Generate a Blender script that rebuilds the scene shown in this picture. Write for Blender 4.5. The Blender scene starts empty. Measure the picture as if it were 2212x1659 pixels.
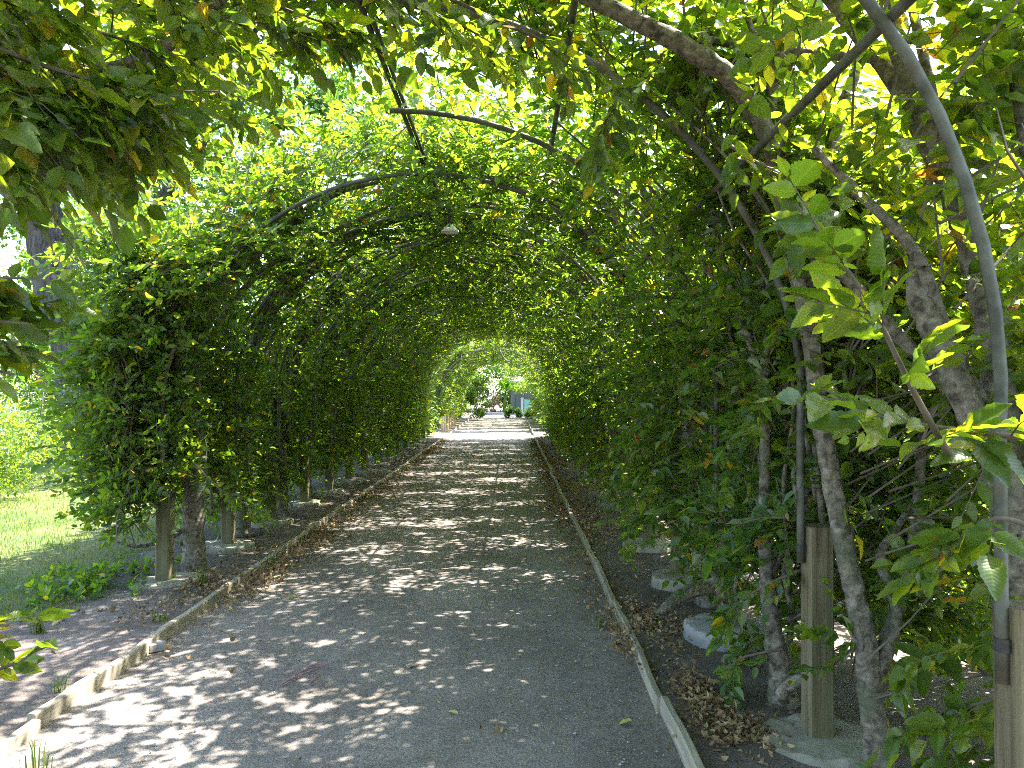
import bpy, math, random
import numpy as np
from mathutils import Vector

R = np.random.default_rng(11)
rad = math.radians
sc = bpy.context.scene
COL = sc.collection

# ------------------------------------------------------------------ camera, sky, sun, exposure
F = 773.0                      # focal length in pixels of a 1024 wide frame
CAM_H = 1.65
cd = bpy.data.cameras.new('camera')
cam = bpy.data.objects.new('camera', cd)
COL.objects.link(cam)
cam.location = (0, 0, CAM_H)
cam.rotation_euler = (rad(90.44), 0, 0)
cd.sensor_width = 36
cd.lens = 36 * F / 1024
cd.clip_start = .05
cd.clip_end = 2000
sc.camera = cam

SUN_DIR = Vector((.50, .36, 1.0)).normalized()       # towards the sun
sun_el = math.asin(SUN_DIR.z)
sun_az = math.atan2(SUN_DIR.x, SUN_DIR.y)
world = bpy.data.worlds.new('World')
sc.world = world
world.use_nodes = True
wn = world.node_tree
wn.nodes.clear()
sky = wn.nodes.new('ShaderNodeTexSky')
sky.sky_type = 'NISHITA'
sky.sun_disc = False
sky.sun_elevation = sun_el
sky.sun_rotation = sun_az
sky.air_density = 1.0
sky.dust_density = 1.6
bg = wn.nodes.new('ShaderNodeBackground')
bg.inputs['Strength'].default_value = .15
wo = wn.nodes.new('ShaderNodeOutputWorld')
wn.links.new(sky.outputs[0], bg.inputs[0])
wn.links.new(bg.outputs[0], wo.inputs[0])
sl = bpy.data.lights.new('sun', 'SUN')
sl.energy = 5.0
sl.angle = rad(.53)
sl.color = (1, .95, .87)
so = bpy.data.objects.new('sun', sl)
COL.objects.link(so)
so.rotation_euler = (-SUN_DIR).to_track_quat('-Z', 'Y').to_euler()

sc.view_settings.view_transform = 'Standard'
sc.view_settings.look = 'None'
sc.view_settings.gamma = 1
sc.view_settings.use_curve_mapping = False
sc.view_settings.exposure = 3.1
sc.cycles.max_bounces = 12
sc.cycles.diffuse_bounces = 6
sc.cycles.transmission_bounces = 8
sc.cycles.glossy_bounces = 2
sc.cycles.transparent_max_bounces = 4
sc.cycles.caustics_reflective = False
sc.cycles.caustics_refractive = False
sc.cycles.use_denoising = False
sc.cycles.filter_width = 1.05
sc.cycles.sample_clamp_indirect = 8
sc.cycles.use_fast_gi = False

# ------------------------------------------------------------------ small helpers
def P(x, y, Y):
    """world point at depth Y for a point of the 2212 x 1659 view of the photograph"""
    s = 1024 / 2212
    return np.array([(x * s - 512) / F * Y, Y, CAM_H + (390 - y * s) / F * Y])

def tag(o, label=None, cat=None, group=None, kind=None):
    if label: o['label'] = label
    if cat: o['category'] = cat
    if group: o['group'] = group
    if kind: o['kind'] = kind
    return o

def link(name, me, parent=None):
    o = bpy.data.objects.new(name, me)
    COL.objects.link(o)
    if parent is not None: o.parent = parent
    return o

def empty(name, loc=(0, 0, 0), rz=0):
    o = bpy.data.objects.new(name, None)
    COL.objects.link(o)
    o.location = tuple(loc)
    o.rotation_euler = (0, 0, rz)
    o.empty_display_size = .1
    return o

def mesh(name, V, faces, mat, uv=None, smooth=False):
    """V (n,3); faces: list of arrays (k,3) or (k,4); uv per vertex (n,2)"""
    me = bpy.data.meshes.new(name)
    V = np.asarray(V, dtype=np.float32)
    faces = [np.asarray(f, dtype=np.int32) for f in faces if len(f)]
    loops = np.concatenate([f.ravel() for f in faces])
    tot = np.concatenate([np.full(len(f), f.shape[1], dtype=np.int32) for f in faces])
    start = np.concatenate([[0], np.cumsum(tot)[:-1]]).astype(np.int32)
    me.vertices.add(len(V)); me.vertices.foreach_set('co', V.ravel())
    me.loops.add(len(loops)); me.loops.foreach_set('vertex_index', loops)
    me.polygons.add(len(tot))
    me.polygons.foreach_set('loop_start', start)
    me.polygons.foreach_set('loop_total', tot)
    if uv is not None:
        l = me.uv_layers.new(name='UVMap')
        l.data.foreach_set('uv', np.asarray(uv, dtype=np.float32)[loops].ravel())
    me.polygons.foreach_set('use_smooth', np.full(len(tot), smooth))
    me.update(calc_edges=True)
    me.materials.append(mat)
    return me

class MB:
    def __init__(s): s.V = []; s.T = []; s.Q = []; s.n = 0
    def add(s, V, T=None, Q=None):
        V = np.asarray(V, float).reshape(-1, 3)
        if T is not None and len(T): s.T.append(np.asarray(T) + s.n)
        if Q is not None and len(Q): s.Q.append(np.asarray(Q) + s.n)
        s.V.append(V); s.n += len(V)
    def mesh(s, name, mat, smooth=False):
        f = []
        if s.T: f.append(np.concatenate(s.T))
        if s.Q: f.append(np.concatenate(s.Q))
        return mesh(name, np.concatenate(s.V), f, mat, smooth=smooth)
    def build(s, name, mat, parent=None, smooth=False):
        return link(name, s.mesh(name, mat, smooth), parent)

def norm(a): return a / np.maximum(np.linalg.norm(a, axis=-1, keepdims=True), 1e-9)

def smooth_path(pts, k=4):
    pts = np.asarray(pts, float)
    if len(pts) < 3: 
        t = np.linspace(0, 1, k + 1)[:, None]
        return pts[0] * (1 - t) + pts[-1] * t
    P0 = np.concatenate([[2 * pts[0] - pts[1]], pts, [2 * pts[-1] - pts[-2]]])
    out = []
    for i in range(1, len(P0) - 2):
        a, b, c, d = P0[i - 1:i + 3]
        for t in np.linspace(0, 1, k, endpoint=False):
            out.append(.5 * (2 * b + (c - a) * t + (2 * a - 5 * b + 4 * c - d) * t * t + (3 * b - a - 3 * c + d) * t ** 3))
    out.append(pts[-1])
    return np.array(out)

def tube(mb, pts, radii, sides=8, lump=0., rng=R, cap=True):
    pts = np.asarray(pts, float)
    n = len(pts)
    radii = np.interp(np.linspace(0, 1, n), np.linspace(0, 1, len(np.atleast_1d(radii))), np.atleast_1d(radii))
    tan = norm(np.gradient(pts, axis=0))
    up = np.array([0, 0, 1.]) if abs(tan[0][2]) < .9 else np.array([1., 0, 0])
    a = norm(np.cross(tan, up)); b = np.cross(tan, a)
    for i in range(1, n):                                     # keep frames from twisting
        v = a[i - 1] - tan[i] * np.dot(a[i - 1], tan[i])
        if np.linalg.norm(v) > 1e-5: a[i] = v / np.linalg.norm(v)
        b[i] = np.cross(tan[i], a[i])
    th = np.linspace(0, 2 * np.pi, sides, endpoint=False)
    rr = radii[:, None] * (1 + lump * rng.standard_normal((n, sides)))
    V = pts[:, None] + rr[..., None] * (np.cos(th)[None, :, None] * a[:, None] + np.sin(th)[None, :, None] * b[:, None])
    i = np.arange(n - 1)[:, None] * sides; j = np.arange(sides)[None]; j2 = (j + 1) % sides
    Q = np.stack([i + j, i + j2, i + sides + j2, i + sides + j], -1).reshape(-1, 4)
    T = None
    V = V.reshape(-1, 3)
    if cap:
        V = np.concatenate([V, pts[-1:], pts[:1]])
        e = (n - 1) * sides; jj = np.arange(sides)
        T = np.concatenate([np.stack([e + jj, e + (jj + 1) % sides, np.full(sides, n * sides)], -1),
                            np.stack([(jj + 1) % sides, jj, np.full(sides, n * sides + 1)], -1)])
    mb.add(V, T, Q)

def box(mb, c, s, ch=.0, rz=0.):
    """box with chamfered vertical edges when ch > 0; c = base centre, s = size"""
    x, y, z = s[0] / 2, s[1] / 2, s[2]
    if ch > 0:
        ring = [(x - ch, -y), (x, -y + ch), (x, y - ch), (x - ch, y), (-x + ch, y), (-x, y - ch), (-x, -y + ch), (-x + ch, -y)]
    else:
        ring = [(x, -y), (x, y), (-x, y), (-x, -y)]
    ring = np.array(ring); m = len(ring)
    cr, sr = math.cos(rz), math.sin(rz)
    ring = np.stack([ring[:, 0] * cr - ring[:, 1] * sr, ring[:, 0] * sr + ring[:, 1] * cr], -1)
    V = np.concatenate([np.c_[ring, np.zeros(m)], np.c_[ring, np.full(m, z)], [[0, 0, 0], [0, 0, z]]]) + np.asarray(c, float)
    j = np.arange(m); j2 = (j + 1) % m
    mb.add(V, np.concatenate([np.stack([j2, j, np.full(m, 2 * m)], -1), np.stack([m + j, m + j2, np.full(m, 2 * m + 1)], -1)]),
           np.stack([j, j2, m + j2, m + j], -1))

def copy_tree(o, parent=None):
    kids = {}
    for x in ALL_KIDS.get(o.name, []): pass
    c = o.copy(); COL.objects.link(c)
    if parent is not None: c.parent = parent
    for ch in o.children: copy_tree(ch, c)
    return c
ALL_KIDS = {}

# ------------------------------------------------------------------ materials
def newmat(name):
    m = bpy.data.materials.new(name); m.use_nodes = True
    nt = m.node_tree; nt.nodes.clear()
    out = nt.nodes.new('ShaderNodeOutputMaterial')
    return m, nt, out

def N(nt, typ, **kw):
    n = nt.nodes.new(typ)
    for k, v in kw.items():
        if k in n.inputs.keys(): n.inputs[k].default_value = v
        else: setattr(n, k, v)
    return n

def ramp(nt, stops, interp='LINEAR'):
    r = nt.nodes.new('ShaderNodeValToRGB'); r.color_ramp.interpolation = interp
    e = r.color_ramp.elements
    while len(e) > 1: e.remove(e[-1])
    e[0].position = stops[0][0]; e[0].color = (*stops[0][1], 1)
    for p, c in stops[1:]:
        q = e.new(p); q.color = (*c, 1)
    return r

def leaf_mat(name, stops, trans_gain=(2.8, 2.65, .46), mix=.53, rough=.34, veins=True, spec=.55, spots=False):
    m, nt, out = newmat(name)
    L = nt.links.new
    geo = N(nt, 'ShaderNodeNewGeometry'); oi = N(nt, 'ShaderNodeObjectInfo')
    add = N(nt, 'ShaderNodeMath', operation='ADD'); fr = N(nt, 'ShaderNodeMath', operation='FRACT')
    L(geo.outputs['Random Per Island'], add.inputs[0]); L(oi.outputs['Random'], add.inputs[1]); L(add.outputs[0], fr.inputs[0])
    cr = ramp(nt, stops); L(fr.outputs[0], cr.inputs[0])
    col = cr.outputs[0]
    pr = N(nt, 'ShaderNodeBsdfPrincipled', Roughness=rough); pr.inputs['Specular IOR Level'].default_value = spec
    if veins:
        uv = N(nt, 'ShaderNodeUVMap', uv_map='UVMap'); sx = N(nt, 'ShaderNodeSeparateXYZ'); L(uv.outputs[0], sx.inputs[0])
        ab = N(nt, 'ShaderNodeMath', operation='ABSOLUTE'); L(sx.outputs[0], ab.inputs[0])
        ma = N(nt, 'ShaderNodeMath', operation='MULTIPLY_ADD'); L(ab.outputs[0], ma.inputs[0]); ma.inputs[1].default_value = -.45; L(sx.outputs[1], ma.inputs[2])
        fq = N(nt, 'ShaderNodeMath', operation='MULTIPLY'); L(ma.outputs[0], fq.inputs[0]); fq.inputs[1].default_value = 75
        sn = N(nt, 'ShaderNodeMath', operation='SINE'); L(fq.outputs[0], sn.inputs[0])
        mr = N(nt, 'ShaderNodeMapRange'); L(sn.outputs[0], mr.inputs[0])
        mr.inputs[1].default_value = -1; mr.inputs[2].default_value = 1; mr.inputs[3].default_value = .92; mr.inputs[4].default_value = 1.07
        rib = N(nt, 'ShaderNodeMapRange'); L(ab.outputs[0], rib.inputs[0])
        rib.inputs[1].default_value = 0; rib.inputs[2].default_value = .05; rib.inputs[3].default_value = 1.35; rib.inputs[4].default_value = 1
        m2 = N(nt, 'ShaderNodeMath', operation='MULTIPLY'); L(mr.outputs[0], m2.inputs[0]); L(rib.outputs[0], m2.inputs[1])
        vm = N(nt, 'ShaderNodeVectorMath', operation='SCALE'); L(col, vm.inputs[0]); L(m2.outputs[0], vm.inputs['Scale'])
        col = vm.outputs[0]
        bp = N(nt, 'ShaderNodeBump', Strength=.09, Distance=.002); L(sn.outputs[0], bp.inputs['Height']); L(bp.outputs[0], pr.inputs['Normal'])
    if spots:
        uv2 = N(nt, 'ShaderNodeUVMap', uv_map='UVMap'); cx = N(nt, 'ShaderNodeVectorMath', operation='ADD'); L(uv2.outputs[0], cx.inputs[0])
        off = N(nt, 'ShaderNodeVectorMath', operation='SCALE'); off.inputs[0].default_value = (37, 91, 53); L(fr.outputs[0], off.inputs['Scale']); L(off.outputs[0], cx.inputs[1])
        ns = N(nt, 'ShaderNodeTexNoise', Scale=4.5, Detail=3); L(cx.outputs[0], ns.inputs['Vector'])
        sm = N(nt, 'ShaderNodeMapRange'); L(ns.outputs[0], sm.inputs[0]); sm.inputs[1].default_value = .66; sm.inputs[2].default_value = .70
        ms = N(nt, 'ShaderNodeMix', data_type='RGBA'); L(sm.outputs[0], ms.inputs[0]); L(col, ms.inputs[6]); ms.inputs[7].default_value = (.13, .065, .02, 1)
        col = ms.outputs[2]
    L(col, pr.inputs['Base Color'])
    tr = N(nt, 'ShaderNodeBsdfTranslucent')
    tg = N(nt, 'ShaderNodeVectorMath', operation='MULTIPLY'); L(col, tg.inputs[0]); tg.inputs[1].default_value = trans_gain
    L(tg.outputs[0], tr.inputs[0])
    mx = N(nt, 'ShaderNodeMixShader'); mx.inputs[0].default_value = mix
    L(pr.outputs[0], mx.inputs[1]); L(tr.outputs[0], mx.inputs[2]); L(mx.outputs[0], out.inputs[0])
    return m

def surf_mat(name, stops, scale=6, detail=6, stretch=(1, 1, 1), rough=.85, bump=.3, bscale=None, dist=.01, spec=.3, distort=0., second=None):
    """noise driven colour ramp + bump. second=(scale, colour, lo, hi) adds patches of another colour"""
    m, nt, out = newmat(name); L = nt.links.new
    tc = N(nt, 'ShaderNodeTexCoord'); mp = N(nt, 'ShaderNodeMapping'); mp.inputs['Scale'].default_value = stretch
    L(tc.outputs['Object'], mp.inputs[0])
    no = N(nt, 'ShaderNodeTexNoise', Scale=scale, Detail=detail, Roughness=.6, Distortion=distort); L(mp.outputs[0], no.inputs['Vector'])
    cr = ramp(nt, stops); L(no.outputs[0], cr.inputs[0]); col = cr.outputs[0]
    if second:
        n3 = N(nt, 'ShaderNodeTexNoise', Scale=second[0], Detail=4); L(mp.outputs[0], n3.inputs['Vector'])
        mr = N(nt, 'ShaderNodeMapRange'); L(n3.outputs[0], mr.inputs[0]); mr.inputs[1].default_value = second[2]; mr.inputs[2].default_value = second[3]
        mi = N(nt, 'ShaderNodeMix', data_type='RGBA'); L(mr.outputs[0], mi.inputs[0]); L(col, mi.inputs[6]); mi.inputs[7].default_value = (*second[1], 1)
        col = mi.outputs[2]
    pr = N(nt, 'ShaderNodeBsdfPrincipled', Roughness=rough); pr.inputs['Specular IOR Level'].default_value = spec
    L(col, pr.inputs['Base Color'])
    n2 = N(nt, 'ShaderNodeTexNoise', Scale=bscale or scale * 3, Detail=8, Roughness=.65); L(mp.outputs[0], n2.inputs['Vector'])
    bp = N(nt, 'ShaderNodeBump', Strength=bump, Distance=dist); L(n2.outputs[0], bp.inputs['Height']); L(bp.outputs[0], pr.inputs['Normal'])
    L(pr.outputs[0], out.inputs[0])
    return m

HORN = [(0, (.044, .090, .022)), (.35, (.066, .125, .028)), (.65, (.088, .150, .030)), (.85, (.115, .175, .032)), (.965, (.15, .18, .02)), (.98, (.30, .23, .02)), (.990, (.30, .20, .02)), (.994, (.20, .09, .03)), (1, (.14, .07, .03))]
HORN_Y = [(0, (.044, .082, .014)), (.35, (.066, .112, .018)), (.7, (.095, .140, .020)), (.92, (.13, .165, .022)), (.97, (.22, .21, .02)), (.99, (.30, .22, .02)), (.996, (.22, .10, .03)), (1, (.15, .07, .03))]
OAKC = [(0, (.035, .085, .025)), (.5, (.055, .12, .03)), (1, (.09, .15, .035))]
SHRUBC = [(0, (.05, .10, .022)), (.5, (.085, .14, .03)), (.93, (.12, .17, .04)), (1, (.26, .23, .05))]
M = {}
M['leaf'] = leaf_mat('hornbeam leaf', HORN)
M['leaf_y'] = leaf_mat('hornbeam leaf yellowing', HORN_Y, spots=True)
M['oak'] = leaf_mat('oak leaf', OAKC, veins=False)
M['shrub'] = leaf_mat('shrub leaf', SHRUBC, veins=False)
M['blue_shrub'] = leaf_mat('conifer leaf', [(0, (.05, .10, .05)), (1, (.12, .18, .08))], veins=False)
M['banana'] = leaf_mat('banana leaf', [(0, (.05, .12, .025)), (1, (.08, .16, .03))], veins=False, mix=.4)
M['grass'] = leaf_mat('grass blade', [(0, (.042, .085, .018)), (.5, (.065, .112, .022)), (.82, (.10, .13, .03)), (.92, (.18, .16, .06)), (1, (.26, .20, .09))], veins=False, mix=.35)
M['fresh'] = leaf_mat('fresh fallen leaf', [(0, (.30, .30, .07)), (1, (.38, .34, .09))], veins=False, mix=.2, trans_gain=(1, 1, .6))
M['litter'] = leaf_mat('dry leaf', [(0, (.12, .075, .035)), (.4, (.20, .125, .055)), (.75, (.29, .195, .09)), (.95, (.36, .26, .13)), (1, (.30, .30, .08))], veins=False, mix=.15, trans_gain=(1, 1, .8), rough=.7)
M['bark'] = surf_mat('hornbeam bark', [(.36, (.05, .041, .030)), (.46, (.13, .112, .083)), (.56, (.19, .166, .127)), (.68, (.28, .25, .20))], scale=26, stretch=(1, 1, 1.1), bump=1, bscale=30, dist=.02, distort=.5, second=(5, (.085, .10, .055), .5, .72))
M['twig'] = surf_mat('twig bark', [(.3, (.07, .055, .04)), (.7, (.14, .11, .08))], scale=12)
M['oakbark'] = surf_mat('oak bark', [(.38, (.025, .021, .019)), (.5, (.075, .065, .057)), (.66, (.15, .135, .12))], scale=6, stretch=(1.8, 1.8, .3), bump=1, bscale=8, dist=.15, distort=.6)
M['pipe'] = surf_mat('galvanised pipe', [(.36, (.042, .044, .030)), (.5, (.078, .080, .062)), (.66, (.12, .122, .102))], scale=9, stretch=(1, 1, 1), rough=.62, bump=.3, dist=.003, spec=.35, second=(11, (.075, .058, .036), .52, .70))
M['strap'] = surf_mat('dark strap', [(.3, (.02, .02, .02)), (.7, (.05, .045, .04))], scale=20, rough=.6)
M['wood'] = surf_mat('weathered post wood', [(.30, (.03, .024, .013)), (.36, (.080, .062, .032)), (.52, (.130, .104, .058)), (.75, (.20, .170, .105))], scale=6, stretch=(5, 5, .3), bump=.9, bscale=9, dist=.012, distort=.9, second=(1.4, (.10, .105, .05), .48, .72))
M['board'] = surf_mat('weathered edging board', [(.25, (.17, .15, .115)), (.5, (.28, .245, .18)), (.75, (.40, .36, .28))], scale=4, stretch=(5, .5, 5), bump=.5, bscale=9, dist=.006, distort=.5, second=(2, (.20, .165, .11), .5, .75))
M['concrete'] = surf_mat('old concrete', [(.3, (.17, .155, .115)), (.55, (.25, .232, .18)), (.75, (.33, .31, .25))], scale=7, bump=.5, bscale=30, dist=.008, second=(4, (.15, .16, .09), .55, .75))
M['whitecon'] = surf_mat('pale concrete', [(.3, (.17, .168, .155)), (.6, (.26, .255, .24)), (.75, (.33, .325, .31))], scale=7, bump=.5, bscale=30, dist=.008, second=(5, (.18, .17, .13), .52, .75))
M['stone'] = surf_mat('gravel stone', [(.3, (.13, .13, .13)), (.7, (.34, .33, .31))], scale=30)
M['slate'] = surf_mat('flat stone', [(.3, (.16, .155, .16)), (.7, (.30, .29, .29))], scale=10)
M['lamp'] = surf_mat('white enamel', [(.3, (.7, .7, .68)), (.7, (.8, .8, .78))], scale=5, rough=.35, bump=.02)
M['lampdark'] = surf_mat('dark fitting', [(.3, (.05, .05, .045)), (.7, (.09, .085, .08))], scale=8)
M['pinktwig'] = surf_mat('bare leaf stalk', [(.3, (.20, .10, .12)), (.7, (.30, .17, .18))], scale=15)
M['shed'] = surf_mat('grey blue door paint', [(.3, (.075, .09, .12)), (.7, (.11, .13, .165))], scale=3, stretch=(4, 4, .3), rough=.6, bump=.15)
M['shedwall'] = surf_mat('shed wall', [(.3, (.10, .11, .11)), (.7, (.17, .175, .17))], scale=3, rough=.8)
M['palepost'] = surf_mat('pale post paint', [(.3, (.42, .38, .37)), (.7, (.55, .50, .48))], scale=6)
M['greenpanel'] = surf_mat('green panel paint', [(.3, (.16, .36, .29)), (.7, (.24, .46, .38))], scale=4, rough=.5, bump=.1)
M['fencegrey'] = surf_mat('grey fence paint', [(.3, (.36, .38, .42)), (.7, (.48, .50, .54))], scale=5)
M['kerbstone'] = surf_mat('blue grey kerb', [(.3, (.22, .23, .29)), (.7, (.32, .33, .40))], scale=5)
M['stake'] = surf_mat('tan stake wood', [(.3, (.30, .21, .12)), (.7, (.48, .36, .22))], scale=5, stretch=(4, 4, .4))

def ground_mat(name, base, fine=(.06, .05, .04), grass=None, wear=None):
    """earth: broad patches, small crumbs and pebbles with bump"""
    m, nt, out = newmat(name); L = nt.links.new
    tc = N(nt, 'ShaderNodeTexCoord')
    n1 = N(nt, 'ShaderNodeTexNoise', Scale=1.1, Detail=8, Roughness=.62); L(tc.outputs['Object'], n1.inputs['Vector'])
    cr = ramp(nt, base); L(n1.outputs[0], cr.inputs[0])
    n2 = N(nt, 'ShaderNodeTexNoise', Scale=95, Detail=4, Roughness=.75); L(tc.outputs['Object'], n2.inputs['Vector'])
    mr = N(nt, 'ShaderNodeMapRange'); L(n2.outputs[0], mr.inputs[0]); mr.inputs[1].default_value = .33; mr.inputs[2].default_value = .67; mr.inputs[3].default_value = .42; mr.inputs[4].default_value = 1.6
    n5 = N(nt, 'ShaderNodeTexNoise', Scale=14, Detail=6, Roughness=.7); L(tc.outputs['Object'], n5.inputs['Vector'])
    mr5 = N(nt, 'ShaderNodeMapRange'); L(n5.outputs[0], mr5.inputs[0]); mr5.inputs[1].default_value = .3; mr5.inputs[2].default_value = .7; mr5.inputs[3].default_value = .78; mr5.inputs[4].default_value = 1.2
    mm = N(nt, 'ShaderNodeMath', operation='MULTIPLY'); L(mr.outputs[0], mm.inputs[0]); L(mr5.outputs[0], mm.inputs[1])
    vm = N(nt, 'ShaderNodeVectorMath', operation='SCALE'); L(cr.outputs[0], vm.inputs[0]); L(mm.outputs[0], vm.inputs['Scale'])
    big = N(nt, 'ShaderNodeTexNoise', Scale=.55, Detail=5, Roughness=.6, Distortion=.8); mpb = N(nt, 'ShaderNodeMapping'); mpb.inputs['Scale'].default_value = (1.6, .6, 1); L(tc.outputs['Object'], mpb.inputs[0]); L(mpb.outputs[0], big.inputs['Vector'])
    mrb = N(nt, 'ShaderNodeMapRange'); L(big.outputs[0], mrb.inputs[0]); mrb.inputs[1].default_value = .35; mrb.inputs[2].default_value = .65; mrb.inputs[3].default_value = .82; mrb.inputs[4].default_value = 1.15
    vb = N(nt, 'ShaderNodeVectorMath', operation='SCALE'); L(vm.outputs[0], vb.inputs[0]); L(mrb.outputs[0], vb.inputs['Scale'])
    col = vb.outputs[0]
    vo = N(nt, 'ShaderNodeTexVoronoi', Scale=62); L(tc.outputs['Object'], vo.inputs['Vector'])
    if grass:
        gn = N(nt, 'ShaderNodeTexNoise', Scale=.45, Detail=9, Roughness=.7); L(tc.outputs['Object'], gn.inputs['Vector'])
        gr = ramp(nt, grass); L(gn.outputs[0], gr.inputs[0])
        vg = N(nt, 'ShaderNodeVectorMath', operation='SCALE'); L(gr.outputs[0], vg.inputs[0]); L(mm.outputs[0], vg.inputs['Scale'])
        col = vg.outputs[0]
    pr = N(nt, 'ShaderNodeBsdfPrincipled', Roughness=.92); pr.inputs['Specular IOR Level'].default_value = .25
    L(col, pr.inputs['Base Color'])
    b1 = N(nt, 'ShaderNodeBump', Strength=.55, Distance=.012); L(n2.outputs[0], b1.inputs['Height'])
    b2 = N(nt, 'ShaderNodeBump', Strength=.5, Distance=.03); L(n5.outputs[0], b2.inputs['Height']); L(b1.outputs[0], b2.inputs['Normal'])
    b3 = N(nt, 'ShaderNodeBump', Strength=.25, Distance=.01, invert=True); L(vo.outputs['Distance'], b3.inputs['Height']); L(b2.outputs[0], b3.inputs['Normal'])
    L(b3.outputs[0], pr.inputs['Normal']); L(pr.outputs[0], out.inputs[0])
    return m

M['soil'] = ground_mat('bare soil', [(.3, (.075, .060, .048)), (.5, (.125, .102, .086)), (.7, (.185, .153, .132))])
M['path'] = ground_mat('fine grey gravel', [(.3, (.145, .124, .106)), (.5, (.185, .160, .138)), (.7, (.23, .20, .174))])
M['lawn'] = ground_mat('lawn turf', [(.3, (.1, .1, .1)), (.7, (.2, .2, .2))], grass=[(.32, (.032, .055, .014)), (.46, (.055, .080, .02)), (.58, (.10, .105, .035)), (.68, (.17, .135, .07))])

# ------------------------------------------------------------------ ground, lawns, path
CX = -.75                                     # middle of the path and of the tunnel
HALF = 2.15                                   # from the middle to a row of posts
LB, RB = -2.27, .74                           # inner faces of the two timber edgings
T_END = 26.9                                  # far end of the first tunnel

def sheet(name, xs, ys, zfun, mat):
    X, Y = np.meshgrid(xs, ys)
    Z = zfun(X, Y)
    nx, ny = len(xs), len(ys)
    i = np.arange(ny - 1)[:, None] * nx + np.arange(nx - 1)[None]
    Q = np.stack([i, i + 1, i + nx + 1, i + nx], -1).reshape(-1, 4)
    return link(name, mesh(name, np.stack([X, Y, Z], -1).reshape(-1, 3), [Q], mat, smooth=True))

def hump(X, Y, s=1.):
    return s * (.012 * np.sin(X * 2.1 + Y * 1.3) + .010 * np.sin(X * 4.7 - Y * 2.9 + 1) + .006 * np.sin(9 * X + 5 * Y))

xs = np.concatenate([[-400, -120, -50, -25, -14], np.arange(-9, LB - .031, .12), [LB - .03], [LB - .029, RB + .029], [RB + .03], np.arange(RB + .1, 6, .12), [10, 18, 40, 120, 400]])
ys = np.concatenate([[-300, -60, -15, -4], np.arange(-1, 30, .15), np.arange(30, 60, 1.), [80, 140, 300, 700]])
def zground(X, Y):
    near = np.clip((12 - np.abs(X)) / 6, 0, 1) * np.clip((40 - Y) / 10, 0, 1)
    z = .035 + hump(X, Y) * near
    inpath = (X > LB - .0295) & (X < RB + .0295)
    return np.where(inpath, -.03, z)
g = sheet('ground', xs, ys, zground, M['soil']); tag(g, kind='structure')
pxs = np.linspace(LB - .02, RB + .02, 26)
pys = np.concatenate([np.arange(-4, 30, .14), np.arange(30, 50.6, .5)])
p = sheet('path', pxs, pys, lambda X, Y: .004 + .006 * np.sin(X * 3 + Y * .7) + .004 * np.sin(X * 7 - Y * 2.3) + .012 * np.cos((X - CX) / 1.5 * 1.5), M['path']); tag(p, kind='structure')
# cross path at the far end
q = sheet('cross_path', np.linspace(-7, 7, 15), np.linspace(50.7, 53.2, 5), lambda X, Y: .045 + 0 * X, M['path']); tag(q, kind='structure')

def lawn_edge(y):                                  # right-hand edge of the left lawn
    e = np.interp(y, [4.2, 5.0, 5.35, 5.8, 6.3, 7.0, 9, 14, 60], [-9, -4.3, -3.55, -3.15, -3.25, -3.6, -3.7, -3.7, -3.7])
    return e + .10 * np.sin(y * 7.3) + .07 * np.sin(y * 17.1)
ly = np.concatenate([np.arange(4.6, 14, .12), np.arange(14, 60, 1.), [80, 140]])
rows = []
for y in ly:
    e = float(lawn_edge(y)); rows.append(np.concatenate([[-160, -60, -25, -14], np.linspace(min(-8, e - .5), e, 34)]))
rows = np.array(rows); Yg = np.repeat(ly[:, None], rows.shape[1], 1)
Zg = zground(rows, Yg) + .012 - .02 * (np.arange(rows.shape[1])[None] == rows.shape[1] - 1)
n_ = rows.shape[1]; i_ = np.arange(len(ly) - 1)[:, None] * n_ + np.arange(n_ - 1)[None]
lw = link('lawn', mesh('lawn', np.stack([rows, Yg, Zg], -1).reshape(-1, 3), [np.stack([i_, i_ + 1, i_ + n_ + 1, i_ + n_], -1).reshape(-1, 4)], M['lawn'], smooth=True))
tag(lw, kind='structure')
rl = sheet('lawn', np.concatenate([np.linspace(2.7, 12, 20), [30, 160]]), np.concatenate([np.linspace(-3, 30, 40), [60, 140]]),
           lambda X, Y: zground(X, Y) + .012 + .05 * np.clip(X - 2.7, 0, 3), M['lawn']); tag(rl, kind='structure')

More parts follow.
